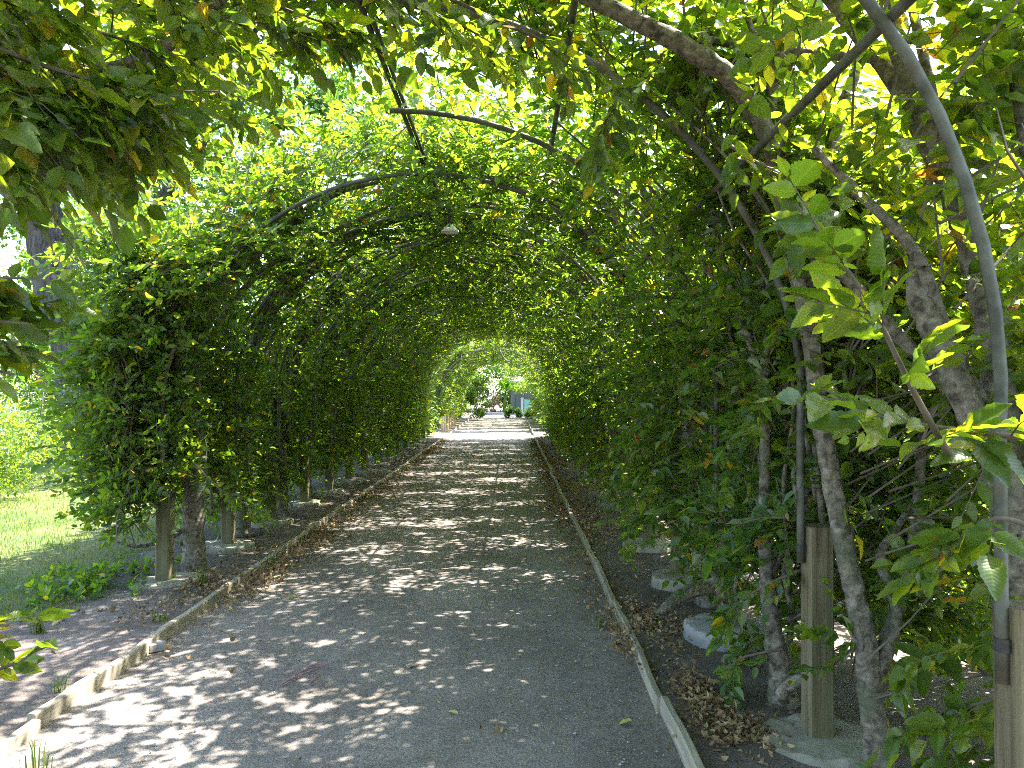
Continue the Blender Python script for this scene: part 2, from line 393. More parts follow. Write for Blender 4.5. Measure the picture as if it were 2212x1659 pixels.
# ------------------------------------------------------------------ timber edging: two things, every board a part
def edging(name, label, x, ends, side, group):
    t = empty(name, (x, ends[0], 0)); tag(t, label, 'path edging', group)
    rng = np.random.default_rng(int(abs(x) * 100 + ends[0]))
    for a, b in zip(ends[:-1], ends[1:]):
        n = max(3, int((b - a) / .16)); y = np.linspace(a + .006, b - .006, n)
        h = .088 + rng.uniform(-.012, .016) + .006 * np.sin(y * 5 + rng.uniform(0, 6)) + .004 * rng.standard_normal(n)
        off = rng.uniform(-.012, .012) + .012 * np.sin((y - a) / (b - a) * 3.1 + rng.uniform(-1, 1)) + np.linspace(0, rng.uniform(-.02, .02), n)
        w = .021
        prof = []
        for k in range(n):
            prof.append([(off[k] - w, -.05), (off[k] - w, h[k] - .006), (off[k] - w + .006, h[k]), (off[k] + w - .006, h[k] - .003), (off[k] + w, h[k] - .009), (off[k] + w, -.05)])
        prof = np.array(prof); V = np.stack([prof[..., 0], np.repeat(y[:, None], 6, 1) - ends[0], prof[..., 1]], -1).reshape(-1, 3)
        i = np.arange(n - 1)[:, None] * 6 + np.arange(5)[None]
        Q = np.stack([i, i + 6, i + 7, i + 1], -1).reshape(-1, 4)
        caps = []
        for s0 in (0, (n - 1) * 6):
            caps += [[s0, s0 + 1, s0 + 4, s0 + 5], [s0 + 1, s0 + 2, s0 + 3, s0 + 4]]
        mb = MB(); mb.add(V, None, np.concatenate([Q, np.array(caps)]))
        mb.build('board', M['board'], t)
    return t
edging('timber_edging', 'weathered timber board edging along the path side below the lawn', LB - .024, [1.2, 3.72, 5.1, 6.95, 8.9, 10.4, 12.9, 15.3, 17.6, 20, 22.5, 25], -1, 'timber edgings of the path')
edging('timber_edging', 'weathered timber board edging along the path side beside the thick tree trunks', RB + .024, [1.0, 2.6, 3.95, 5.75, 7.75, 10.1, 12.4, 14.8, 17.2, 19.7, 22.1, 24.6], 1, 'timber edgings of the path')
edging('timber_edging', 'sunlit timber edging beyond the tunnel below the row of stakes', LB - .024, [28.6, 31.5, 34.6, 37.8, 41], -1, 'timber edgings of the path')
edging('timber_edging', 'sunlit timber edging beyond the tunnel below the green panel', RB + .024, [28.2, 31, 34.2, 37.5, 41], 1, 'timber edgings of the path')

# ------------------------------------------------------------------ the pipe arches on wooden posts
B_ = 2.02                                         # rise of the arch above its springing at 1.5 m
T_AP = 1.5 + 2.1 * math.pi / 2                    # profile length from ground to apex
def prof(t, n=0.):
    """local x (from the middle, outward +), z and outward normal of the arch profile at length t from the ground, offset n"""
    t = np.asarray(t, float); n = np.asarray(n, float)
    ph = np.clip((t - 1.5) / 2.1, 0, 9)
    low = t < 1.5
    x = np.where(low, HALF + n, (HALF + n) * np.cos(ph)); z = np.where(low, t, 1.5 + (B_ + n) * np.sin(ph))
    nx = np.where(low, 1., np.cos(ph)); nz = np.where(low, 0., np.sin(ph))
    return x, z, nx, nz

ARCH_Y = [2.10 + 1.455 * k for k in range(18)]
ORD = ['nearest', 'second', 'third', 'fourth', 'fifth', 'sixth', 'seventh', 'eighth', 'ninth', 'tenth', 'eleventh', 'twelfth', 'thirteenth', 'fourteenth', 'fifteenth', 'sixteenth', 'seventeenth', 'eighteenth']
def footing_mesh(rng, r, h, mat):
    mb = MB(); m = 30
    th = np.linspace(0, 2 * np.pi, m, endpoint=False)
    rr = r * (1 + .012 * rng.standard_normal(m) + .04 * np.sin(2 * th + rng.uniform(0, 6)) + .02 * np.sin(5 * th + rng.uniform(0, 6)))
    rings = [(1.04, -.06), (1.0, h - .012), (.96, h + .002), (.55, h + .006), (0.02, h + .010)]
    V = np.concatenate([np.c_[rr * f * np.cos(th), rr * f * np.sin(th), z + (.003 * rng.standard_normal(m) - .010 * (rng.random(m) < .12) if 0 < z and f > .9 else np.zeros(m))] for f, z in rings])
    i = np.arange(len(rings) - 1)[:, None] * m; j = np.arange(m)[None]; j2 = (j + 1) % m
    mb.add(V, None, np.stack([i + j, i + j2, i + m + j2, i + m + j], -1).reshape(-1, 4))
    return mb.mesh('footing', mat, smooth=False)

rngA = np.random.default_rng(5)
def arch(k, y, left=True, half=False, group='pipe arches on wooden posts', label=None, end_x=None):
    a = empty('pipe_arch', (CX, y, 0))
    tag(a, label, 'garden arch', group)
    sides = [1] + ([-1] if left else [])
    # the bent pipe
    t0 = .86
    ts = np.concatenate([np.linspace(t0, 1.5, 5), np.linspace(1.5, T_AP, 18)[1:]])
    x, z, _, _ = prof(ts, -.078 * np.clip((2.6 - ts) / 1.1, 0 if k == 0 else .75, 1))
    pts = np.stack([x - .0, np.full(len(x), 0.), z], -1)
    jig = rngA.uniform(-.02, .02)
    if left:
        pl = pts[::-1][1:].copy(); pl[:, 0] *= -1
        pts = np.concatenate([pts, pl])
    else:
        pts = np.concatenate([pts, pts[-1:] + [[-.07, 0, .0]]])
    pts[:, 1] += -.01 + jig * np.sin(np.linspace(0, 3, len(pts)))
    mb = MB(); tube(mb, pts, [.0175], 10); pipe = mb.build('pipe', M['pipe'], a, smooth=True)
    for s in sides:
        h = 1.0 + rngA.uniform(-.06, .06) if s > 0 else .86 + rngA.uniform(-.04, .04)
        mb = MB(); box(mb, (0, 0, .0), (.115, .115, h), .010, rngA.uniform(-.06, .06))
        po = mb.build('post', M['wood'], a); po.location = (s * HALF, 0, .03); po.rotation_euler = (rngA.uniform(-.01, .01), rngA.uniform(-.01, .01), 0)
        far = y > 14
        fo = link('footing', footing_mesh(rngA, rngA.uniform(.21, .28), rngA.uniform(.03, .055) if k not in (2, 3) or s < 0 else (.10 if k == 2 else .08), M['whitecon'] if (k in (2,) and s > 0) else M['concrete']), a)
        fo.location = (s * HALF + rngA.uniform(-.04, .04), rngA.uniform(-.03, .03), .03)
        mb = MB()
        tube(mb, [(s * (HALF - .076), -.01, h - .09), (s * (HALF - .076), -.01, h - .055)], [.024], 10)
        mb.build('strap', M['strap'], a)
    return a
for k, y in enumerate(ARCH_Y):
    left = k >= 3
    if k == 0: lab = 'nearest grey pipe arch, sweeping down past the leafy branches onto a pale post'
    elif k == 1: lab = 'second pipe arch, on the tall brown post with a wide round concrete footing'
    elif k == 2: lab = 'half arch of pipe from the ridge pipe down to a post on whitish concrete'
    elif k == 3: lab = 'first full pipe arch, framing the mouth of the leafy tunnel'
    else: lab = f'pipe arch on wooden posts in the leafy tunnel, {ORD[k]} arch from the camera'
    arch(k, y, left, label=lab)

# straight pipes along the tunnel that tie the arches
def long_pipe(tv, side, y0, y1, label, double=False):
    x, z, nx, nz = prof(tv, .035)
    x = CX + side * float(x); z = float(z)
    mb = MB(); ys_ = np.linspace(y0, y1, 40)
    tube(mb, np.stack([np.full(40, x), ys_ , np.full(40, z)], -1), [.017], 8)
    if double: tube(mb, np.stack([np.full(40, x + .032), ys_, np.full(40, z + .004)], -1), [.014], 8)
    o = mb.build('tie_pipe', M['pipe'], None, smooth=True)
    tag(o, label, 'pipe', 'long pipes tying the arches')
long_pipe(T_AP, 1, .2, T_END, 'doubled ridge pipe running along the top of the arches against the white sky', True)
long_pipe(T_AP - 1.02, 1, .2, T_END, 'thin long pipe just off the ridge over the path, hung with leaves')
long_pipe(T_AP - 2.02, 1, .2, T_END, 'long pipe crossing the near arches diagonally above the thick trunks')
long_pipe(T_AP - 1.5, -1, ARCH_Y[3], T_END, 'dark long pipe under the leaves above the lawn side of the tunnel')

# ------------------------------------------------------------------ foliage
def leaf_template(kind):
    if kind == 'lo':
        V = [(0, 0, 0), (.5, .45, .10), (0, 1, -.06), (-.5, .45, .10)]
        T = [(0, 1, 2), (0, 2, 3)]; Q = []
    elif kind == 'mid':
        V = [(0, 0, 0), (.42, .25, .09), (.46, .58, .07), (0, 1, -.10), (-.46, .58, .07), (-.42, .25, .09)]
        T = []; Q = [(0, 1, 2, 3), (0, 3, 4, 5)]
    else:
        st = [(.12, .30), (.30, .47), (.52, .48), (.74, .32), (.90, .12)]
        if kind == 'part':                         # saw-toothed edge for the nearest leaves
            tt = np.linspace(.06, .95, 15)
            w = .5 * np.sin(np.pi * tt ** .8) ** .75 * (1 - .12 * tt)
            st = [(t, max(.02, ww * (1 + (.09 if i % 2 else -.05)))) for i, (t, ww) in enumerate(zip(tt, w))]
        V = [(0, 0, 0)]; m = len(st)
        curve = lambda t: -.16 * t * t
        for t, w in st: V.append((0, t, curve(t) - .035))
        V.append((0, 1, curve(1)))
        for t, w in st: V.append((w, t, curve(t) + .16 * w + .02 * math.sin(t * 17)))
        for t, w in st: V.append((-w, t, curve(t) + .16 * w - .02 * math.sin(t * 15)))
        tip = m + 1; T = []; Q = []
        for s, o in ((1, m + 2), (-1, 2 * m + 2)):
            f = [(0, o, 1), (m, o + m - 1, tip)]
            qs = [(1 + i, o + i, o + i + 1, 2 + i) for i in range(m - 1)]
            if s < 0: f = [x[::-1] for x in f]; qs = [x[::-1] for x in qs]
            T += f; Q += qs
    V = np.array(V, float)
    return V, np.array(T).reshape(-1, 3), np.array(Q).reshape(-1, 4)
LT = {k: leaf_template(k) for k in ('lo', 'mid', 'hi', 'part')}
LT['curl'] = (np.array([(0, 0, .12), (.40, .28, .26), (.34, .62, .30), (0, 1, .34), (-.36, .60, .16), (-.44, .26, .34), (0, .3, -.04), (.02, .65, -.06)]), np.array([(0, 1, 6), (0, 6, 5), (2, 3, 7), (3, 4, 7)]), np.array([(1, 2, 7, 6), (6, 7, 4, 5)]))
W_RATIO = .54

def leaf_mesh(name, L, kind, mat, width=W_RATIO):
    """L = (pos, axis, normal, size)"""
    pos, ax, nr, sz = L
    V, T, Q = LT[kind]
    ax = norm(ax); bx = norm(np.cross(ax, nr)); nz = np.cross(bx, ax)
    s = sz[:, None, None]; ZS = np.random.default_rng(len(pos)).normal(.8, .75, len(pos)).clip(-.8, 2.4)
    W = pos[:, None] + s * (V[None, :, 0:1] * width * bx[:, None] + V[None, :, 1:2] * ax[:, None] + V[None, :, 2:3] * ZS[:, None, None] * nz[:, None])
    k = len(V); n = len(pos); o = np.arange(n)[:, None, None] * k
    uv = np.tile(np.stack([V[:, 0], V[:, 1]], -1), (n, 1))
    return mesh(name, W.reshape(-1, 3), [(T[None] + o).reshape(-1, 3) if len(T) else [], (Q[None] + o).reshape(-1, 4) if len(Q) else []], mat, uv=uv)

def sprays(rng, base, d, nr, length, m=9, size=.072, droop=.35, angle=52, svar=.3):
    """twigs with leaves set alternately in one plane. returns leaf arrays and the twig polylines"""
    n = len(base); d = norm(d); nr = norm(nr - d * np.sum(nr * d, -1, keepdims=True)); s = np.cross(nr, d)
    j = (np.arange(m) + .35) / m
    L = length[:, None]
    def pt(u): return base[:, None] + d[:, None] * (L * u)[..., None] + np.array([0, 0, -1.]) * (droop * L * u * u)[..., None]
    u = np.clip(j[None] + rng.uniform(-.05, .05, (n, m)), .02, 1)
    pos = pt(u)
    sg = np.where((np.arange(m)[None] + rng.integers(0, 2, (n, 1))) % 2, 1., -1.)
    sg = np.repeat(sg, 1, 0)
    th = np.radians(angle) * np.where(np.arange(m) == m - 1, .15, 1)[None] * rng.uniform(.7, 1.25, (n, m))
    ax = d[:, None] * np.cos(th)[..., None] + s[:, None] * (np.sin(th) * sg)[..., None] + rng.normal(0, .16, (n, m, 3))
    ax[..., 2] -= droop * (.35 + .5 * u)
    nn = nr[:, None] + rng.normal(0, .30, (n, m, 3))
    sz = size * (1 + svar * rng.standard_normal((n, m))) * (1 - .25 * np.abs(u - .55))
    keep = rng.random((n, m)) < .93
    sz = np.clip(sz, size * .4, size * 1.6)
    uu = np.array([0, .5, 1.])[None].repeat(n, 0)
    return (pos[keep], ax[keep], nn[keep], sz[keep]), pt(uu)

def twig_mesh(name, lines, r0, mat, r1=None):
    """thin three-sided tubes along (n,k,3) polylines"""
    n, k, _ = lines.shape; r1 = r0 * .4 if r1 is None else r1
    tan = norm(lines[:, -1] - lines[:, 0]); up = np.where(np.abs(tan[:, 2:3]) < .9, np.array([[0, 0, 1.]]), np.array([[1., 0, 0]]))
    a = norm(np.cross(tan, up)); b = np.cross(tan, a)
    th = np.array([0, 2.094, 4.189]); rr = np.linspace(r0, r1, k)
    V = lines[:, :, None] + rr[None, :, None, None] * (np.cos(th)[None, None, :, None] * a[:, None, None] + np.sin(th)[None, None, :, None] * b[:, None, None])
    o = np.arange(n)[:, None, None] * (k * 3); i = (np.arange(k - 1)[:, None] * 3)
    j = np.arange(3)[None]; j2 = (j + 1) % 3
    q = np.stack([i + j, i + j2, i + 3 + j2, i + 3 + j], -1).reshape(1, -1, 4)
    return mesh(name, V.reshape(-1, 3), [(q + o).reshape(-1, 4)], mat)

def cat(*Ls): return tuple(np.concatenate([l[i] for l in Ls]) for i in range(4))

def crown(rng, nclump, y0, y1, t0=.55, t1=T_AP + .25, n_in=-.18, n_out=.55, wall_out=.75, per=11, rc=.17, size=.07, dens=None, m=9, thin_in=.5, flat=1.):
    """leaves of one hornbeam trained over half the arch; local x from the arch middle, outward +"""
    C = []
    while len(C) < nclump:
        t = rng.uniform(t0, t1, 400); y = rng.uniform(y0, y1, 400)
        no = np.where(t < 2.4, wall_out, n_out)
        n = n_in + (no - n_in) * rng.beta(1.6, 1.7, 400)
        w = np.ones(400)
        w *= .6 * np.where(n < .0, thin_in, 1.)
        w *= np.clip((t - t0 + .25) / .5, .25, 1)
        if dens is not None: w *= dens(t, y, n)
        ok = rng.random(400) < w
        C += list(np.stack([t, y, n], -1)[ok])
    C = np.array(C[:nclump])
    t, y, n = C.T
    x, z, nx, nz = prof(t, n)
    cen = np.stack([x, y, z], -1); out = np.stack([nx, np.zeros_like(nx), nz], -1)
    k = per
    off = rng.normal(0, rc, (nclump, k, 3)); off[..., 2] *= .75
    base = (cen[:, None] + off).reshape(-1, 3)
    outr = np.repeat(out, k, 0)
    d = norm(off.reshape(-1, 3)) * .8 + outr * .30 + rng.normal(0, .45, base.shape)
    d[:, 2] *= .42
    d[:, 2] += (1 - flat) * .5
    nr = np.array([[0, 0, 1.]]) * flat + outr * .45 + rng.normal(0, .33 + .5 * (1 - flat), base.shape) + np.array([[0, -.5 * (1 - flat), 0]])
    ln = rng.uniform(.14, .32, len(base))
    L, tw = sprays(rng, base - norm(d) * .05, d, nr, ln, m=m, size=size)
    # branchlets from the arch surface out to the clumps
    xb, zb, _, _ = prof(np.clip(t + rng.uniform(-.5, -.1, nclump), .4, 9), .06)
    b0 = np.stack([xb, y + rng.uniform(-.2, .2, nclump), zb], -1)
    mid = (b0 + cen) / 2 + rng.normal(0, .05, cen.shape)
    return L, tw, np.stack([b0, mid, cen], 1)

def limb_path(rng, ya, yb, ta, tb, n0=.03, n1=-.04, k=8, wob=.05):
    t = np.linspace(ta, tb, k); y = np.linspace(ya, yb, k) + np.cumsum(rng.normal(0, wob, k)); n = np.linspace(n0, n1, k) + rng.normal(0, wob * .5, k)
    x, z, _, _ = prof(t, n)
    return np.stack([x, y, z], -1)

def hornbeam_parts(root, rng, kind, mat, nclump=185, y0=-.85, y1=.85, size=.07, trunk=True, r0=.075, **kw):
    """trunk, branches, twigs and foliage of one trained tree under ROOT; ROOT stands on the middle line so that local x is the arch's"""
    if trunk:
        mb = MB()
        ts = np.array([-.03, .12, .5, 1.0, 1.6, 2.3, 3.1, 3.9, 4.6]); yy = np.cumsum(rng.normal(0, .05, 9)); nn = .12 + rng.normal(0, .03, 9); nn[:2] = .12
        x, z, _, _ = prof(ts, nn)
        pth = smooth_path(np.stack([x, yy, z + .02], -1), 4)
        tube(mb, pth, [r0 * 1.5, r0 * 1.12, r0, r0 * .95, r0 * .88, r0 * .8, r0 * .62, r0 * .45, r0 * .22], 10, .05, rng)
        mb.build('trunk', M['bark'], root, smooth=True)
        for q in range(10):
            ta = rng.uniform(.9, 3.0); s = 1 if q % 2 else -1
            mb = MB(); pp = limb_path(rng, rng.uniform(-.05, .05), s * rng.uniform(.35, 1.0), ta, min(ta + rng.uniform(1.6, 3.0), 4.9))
            tube(mb, smooth_path(pp, 3), [r0 * rng.uniform(.25, .55), r0 * .14], 6, .06, rng)
            mb.build('branch', M['bark'], root, smooth=True)
    L, tw, bl = crown(rng, nclump, y0, y1, size=size, **kw)
    add_foliage(root, L, tw, bl, kind, mat)
    return L

def add_foliage(root, L, tw, bl, kind, mat, twigs=True):
    fo = link('foliage', leaf_mesh('foliage', L, kind, mat), root); tag(fo, kind='stuff')
    if twigs:
        me = twig_mesh('twigs', bl, .006, M['twig'], .003); a = link('twigs', me, root); tag(a, kind='stuff')
        if tw is not None: b = link('twigs', twig_mesh('twigs', tw, .0022, M['twig'], .001), root); tag(b, kind='stuff')

# part leaves: a few shared meshes with different bends
def part_leaf_meshes(mat):
    out = []
    for i in range(5):
        V, T, Q = LT['part']; V = V.copy()
        b = [-.05, .08, -.16, .15, -.25][i]; tw = [.1, -.15, .25, -.05, .0][i]
        V[:, 2] += b * V[:, 1] ** 2 + tw * V[:, 0] * V[:, 1]
        uv = np.stack([V[:, 0], V[:, 1]], -1)
        V[:, 0] *= W_RATIO
        out.append(mesh('leaf', V, [T, Q], mat, uv=uv, smooth=True))
    return out
from mathutils import Matrix
PL = {'leaf': part_leaf_meshes(M['leaf']), 'leaf_y': part_leaf_meshes(M['leaf_y'])}

def split_leaves(L, origin, mirror, count=300):
    """the COUNT leaves that show largest from the camera, as a mask"""
    w = L[0] * np.array([mirror, 1, 1]) + np.array(origin)
    Y = np.maximum(w[:, 1], .05)
    px = 512 + F * w[:, 0] / Y; py = 390 - F * (w[:, 2] - CAM_H) / Y
    ok = (w[:, 1] > .5) & (px > -5) & (px < 1029) & (py > -5) & (py < 773)
    score = np.where(ok, F * L[3] / Y, 0)
    idx = np.argsort(-score)[:count]; idx = idx[score[idx] > 7]
    mask = np.zeros(len(Y), bool); mask[idx] = True
    return mask

def leaf_parts(root, L, mask, key, rng):
    for p_, a_, n_, s_ in zip(*(l[mask] for l in L)):
        a_ = a_ / np.linalg.norm(a_); b_ = np.cross(a_, n_); b_ /= np.linalg.norm(b_); c_ = np.cross(b_, a_)
        o = bpy.data.objects.new('leaf', PL[key][rng.integers(5)]); COL.objects.link(o); o.parent = root
        mtx = np.eye(4); mtx[:3, 0] = b_ * s_; mtx[:3, 1] = a_ * s_; mtx[:3, 2] = c_ * s_; mtx[:3, 3] = p_
        o.matrix_local = Matrix(mtx.tolist())

GR_R = 'hornbeams of the row with the thick bare trunks'; GR_L = 'hornbeams of the row beside the lawn'
def tree_root(y, side, label, group):
    r = empty('hornbeam_tree', (CX, y, 0)); r.scale = (side, 1, 1)
    tag(r, label, 'tree', group)
    return r

WALL = lambda t, y, n: np.where(t < 2.3, 1., 1.0 * (.22 + .78 * np.exp(-(y / .42) ** 4))) * np.where((t > 2.2) & (n < .04), .3, 1.) * np.where((t < 2.3), .35 + .65 * np.exp(-(y / .62) ** 4), 1.)
# --- prototypes for the long rows (local frame: x outward from the middle)
protos = []
for v in range(3):
    rng = np.random.default_rng(100 + v)
    r = empty('hornbeam_tree', (CX, 0, 0))
    hornbeam_parts(r, rng, 'mid', M['leaf'], nclump=206, y0=-.9, y1=.9, n_in=-.1, thin_in=.8, t0=.4, dens=WALL)
    protos.append(r)
protos_lo = []
for v in range(3):
    rng = np.random.default_rng(200 + v)
    r = empty('hornbeam_tree', (CX, 0, 0))
    hornbeam_parts(r, rng, 'lo', M['leaf'], nclump=190, y0=-.95, y1=.95, size=.085, m=8, n_in=-.1, thin_in=.8, t0=.4, dens=WALL)
    protos_lo.append(r)
used = set()
def row_tree(lib, idx, y, side, flip, label, group, sc_=(1, 1)):
    src = lib[idx % len(lib)]
    if src.name not in used: t = src; used.add(src.name)
    else: t = copy_tree(src)
    y += (.9 * math.sin(y * 12.9 + side) + .4 * math.sin(y * 5.1)) * .2
    t.location = (CX, y, 0); t.scale = (side * sc_[0], -1 if flip else 1, sc_[1])
    tag(t, label, 'tree', group)
    return t

# ---- individual near trees -------------------------------------------------------------
def W2L(p, y, side): return np.array([(p[0] - CX) * side, p[1] - y, p[2]])

def near_tree(y, side, label, group, seed, key, kind, trunks, branches, nclump, boughs=(), parts=300, size=.072, ymin=None, stems=0, **kw):
    """trunks / branches: (world polylines, radii)"""
    rng = np.random.default_rng(seed)
    root = tree_root(y, side, label, group)
    conv = lambda pts: np.array([W2L(np.asarray(p), y, side) for p in pts])
    for pts, rr, nm, sd in trunks:
        mb = MB(); tube(mb, smooth_path(conv(pts), 8), rr, sd, .055, rng); mb.build(nm, M['bark'], root, smooth=True)
    for pts, rr in branches:
        mb = MB(); tube(mb, smooth_path(conv(pts), 4), rr, 7, .05, rng); mb.build('branch', M['bark'], root, smooth=True)
    for q in range(stems):
        ta = rng.uniform(.05, 1.2); y_ = rng.uniform(-.6, .6)
        mb = MB(); pp = limb_path(rng, y_, y_ + rng.normal(0, .35), ta, ta + rng.uniform(1.6, 3.0), rng.uniform(-.08, .12), rng.uniform(-.08, .05), 9, .045)
        tube(mb, smooth_path(pp, 3), [rng.uniform(.011, .021), rng.uniform(.004, .008)], 6, .07, rng); mb.build('branch', M['bark'], root, smooth=True)
    Ls, tws, bls = [], [], []
    if nclump:
        L, tw, bl = crown(rng, nclump, kw.pop('y0', -.9), kw.pop('y1', .9), size=size, **kw)
        if ymin is not None:
            kp = (L[0][:, 1] + y > ymin) | ((L[0][:, 2] > 3.0) & (L[0][:, 1] + y < 2.6)); L = tuple(a[kp] for a in L); tw = tw[tw[:, 1, 1] + y > ymin - .05]; bl = bl[bl[:, 2, 1] + y > ymin - .05]
        Ls.append(L); tws.append(tw); bls.append(bl)
    for b in boughs:
        pts, nsp, spread, lsz, dr = b
        pp = smooth_path(conv(pts), 5)
        mb = MB(); tube(mb, pp, [.009, .0025], 6, .05, rng); mb.build('branch', M['twig'], root, smooth=True)
        u = np.sort(rng.uniform(.12, 1, nsp)) * (len(pp) - 1.001); i = u.astype(int); f = (u - i)[:, None]
        base = pp[i] * (1 - f) + pp[i + 1] * f; tg = norm(pp[i + 1] - pp[i])
        sd = norm(np.cross(tg, np.array([0, 0, 1.]))) * np.where(np.arange(nsp) % 2, 1, -1)[:, None]
        d = tg * rng.uniform(.4, 1.1, (nsp, 1)) + sd * rng.uniform(.3, 1.1, (nsp, 1)) + rng.normal(0, .2, (nsp, 3)); d[:, 2] -= dr * .4
        nr = np.array([[0, 0, 1.]]) * .8 + rng.normal(0, .35, (nsp, 3))
        L, tw = sprays(rng, base, d, nr, spread * rng.uniform(.5, 1.1, nsp), m=8, size=lsz, droop=dr)
        Ls.append(L); tws.append(tw)
    L = cat(*Ls)
    # nothing right in front of the lens
    w = L[0] * np.array([side, 1, 1]) + np.array([CX, y, 0])
    dist = np.linalg.norm(w - np.array([0, 0, CAM_H]), axis=1)
    inview = (np.abs(w[:, 0]) < np.maximum(w[:, 1], 0) * .8) & (dist < 1.15)
    L = tuple(a[~inview] for a in L)
    mask = split_leaves(L, (CX, y, 0), side, parts)
    leaf_parts(root, L, mask, key, rng)
    rest = tuple(a[~mask] for a in L)
    fo = link('foliage', leaf_mesh('foliage', rest, kind, M[key]), root); tag(fo, kind='stuff')
    if bls:
        a = link('twigs', twig_mesh('twigs', np.concatenate(bls), .006, M['twig'], .003), root); tag(a, kind='stuff')
    a = link('twigs', twig_mesh('twigs', np.concatenate(tws), .0022, M['twig'], .001), root); tag(a, kind='stuff')
    return root

# right-hand row, nearest tree: thick trunks and limbs crossing the right edge of the view
near_tree(2.55, 1, 'nearest hornbeam with thick leaning trunks behind the grey pipe at the picture edge', GR_R, 31, 'leaf_y', 'hi',
    trunks=[([(1.78, 2.45, -.05), P(2215, 1500, 2.5), P(2170, 1060, 2.5), P(2100, 900, 2.55), P(2020, 720, 2.6), P(1985, 640, 2.65), P(1985, 560, 2.7)], [.075, .058, .050, .047, .043, .04, .03], 'trunk', 12),
            ([P(2190, 1100, 2.55), P(2160, 850, 2.6), P(2120, 600, 2.65), P(2065, 420, 2.7), P(2010, 260, 2.7), P(1950, 130, 2.7), P(1900, -60, 2.65)], [.05, .05, .05, .045, .038, .03, .02], 'trunk', 12),
            ],
    branches=[([P(2160, 930, 2.58), P(2060, 760, 2.6), P(2010, 620, 2.62), P(1960, 520, 2.65), P(1860, 420, 2.7), P(1760, 320, 2.8)], [.026, .024, .022, .018, .014]),
              ([P(2080, 480, 2.68), P(2000, 130, 2.75), P(1960, -60, 2.8)], [.022, .015]),
              ([P(2060, 420, 2.7), P(1940, 180, 2.8), P(1830, 30, 2.9), P(1760, -60, 3.0)], [.034, .036, .036, .03]),
              ([P(2230, 330, 2.3), P(2200, 120, 2.35), P(2180, -60, 2.4)], [.03, .022])],
    nclump=205, y0=-1.3, y1=.7, n_in=.12, wall_out=1.2, n_out=.8, size=.084, per=10, ymin=2.12,
    dens=lambda t, y, n: np.where((t > 2.6) & (y > -.25), .5, 1.) * np.where(t < 1.3, .35, 1.),
    boughs=[([P(2060, 1000, 1.75), P(1975, 850, 1.62), P(1870, 640, 1.55), P(1720, 440, 1.6)], 9, .20, .088, .12),
            ([P(2260, 950, 1.8), P(2080, 930, 1.8), P(1900, 900, 1.9), P(1780, 840, 2.0)], 8, .2, .085, .15),
            ([P(2280, 1330, 2.2), P(2130, 1370, 2.35), P(1990, 1430, 2.5)], 11, .22, .08, .3),
            ([P(2280, 1480, 2.2), P(2100, 1520, 2.4), P(1960, 1560, 2.6)], 11, .22, .08, .3),
            ([P(2280, 1580, 2.4), P(2150, 1600, 2.5), P(2020, 1640, 2.6)], 10, .22, .08, .3),
            ([P(2260, 1150, 1.9), P(2150, 1120, 1.9), P(2050, 1180, 1.95)], 7, .2, .085, .2)])

# the pale trunk in front of the tall brown post
near_tree(3.55, 1, 'hornbeam with a pale smooth trunk rising close beside the tall brown post', GR_R, 32, 'leaf_y', 'hi',
    trunks=[([P(1905, 1700, 3.25), P(1885, 1560, 3.25), P(1865, 1380, 3.28), P(1838, 1250, 3.3), P(1800, 1060, 3.35), P(1772, 900, 3.4), P(1758, 780, 3.42), P(1735, 640, 3.45), P(1705, 500, 3.5), P(1672, 330, 3.38), P(1600, 190, 3.22), P(1500, 110, 3.1), P(1330, 20, 3.05), P(1150, -60, 3.05)], [.066, .053, .047, .043, .041, .040, .040, .040, .040, .042, .042, .04, .034, .02], 'trunk', 12)],
    branches=[([P(1880, 1500, 3.25), P(1935, 1330, 3.3), P(1900, 1210, 3.35), P(1930, 1150, 3.4), P(2000, 1050, 3.45)], [.03, .024, .02, .014]),
              ([P(1900, 1420, 3.3), P(1960, 1240, 3.35), P(1985, 1050, 3.4), P(1990, 930, 3.45)], [.034, .026, .018]),
              ([P(1700, 420, 3.5), P(1800, 560, 3.3), P(1900, 680, 3.1), P(2060, 850, 2.9)], [.03, .028, .026]),
              ([P(1660, 260, 3.45), P(1690, 122, 3.3), P(1800, 118, 3.1), P(1910, 128, 2.95)], [.03, .022, .02, .016]),
              ([P(1690, 122, 3.3), P(1600, 95, 3.4), P(1400, 60, 3.5), P(1200, -30, 3.6)], [.02, .018, .016]),
              ([P(1650, 130, 3.4), P(1590, -40, 3.4)], [.015, .01]),
              ([P(1735, 640, 3.45), P(1790, 480, 3.5), P(1800, 300, 3.5), P(1860, 130, 3.4), P(1930, -60, 3.4)], [.035, .03, .022])],
    stems=4, nclump=165, y0=-.6, y1=.8, n_in=.15, ymin=3.3, wall_out=1.2, n_out=.75, size=.08, per=10,
    dens=lambda t, y, n: np.where(t < 1.35, .3, 1.) * np.where(t > 2.8, .55, 1.) * np.where((t > 2.6) & (n < .3), .3, 1.),
    boughs=[([P(1560, 300, 3.2), P(1620, 340, 3.0), P(1700, 380, 2.9)], 6, .22, .08, .5),
            ([P(900, -40, 3.0), P(1050, 30, 3.0), P(1180, 90, 3.0), P(1260, 150, 3.1)], 12, .26, .078, .5),
            ([P(760, -60, 2.9), P(900, 10, 2.9), P(1010, 60, 2.95), P(1090, 110, 3.0)], 10, .26, .078, .5),
            ([P(1300, 120, 3.4), P(1330, 200, 3.3), P(1300, 280, 3.3)], 7, .2, .075, .6)])

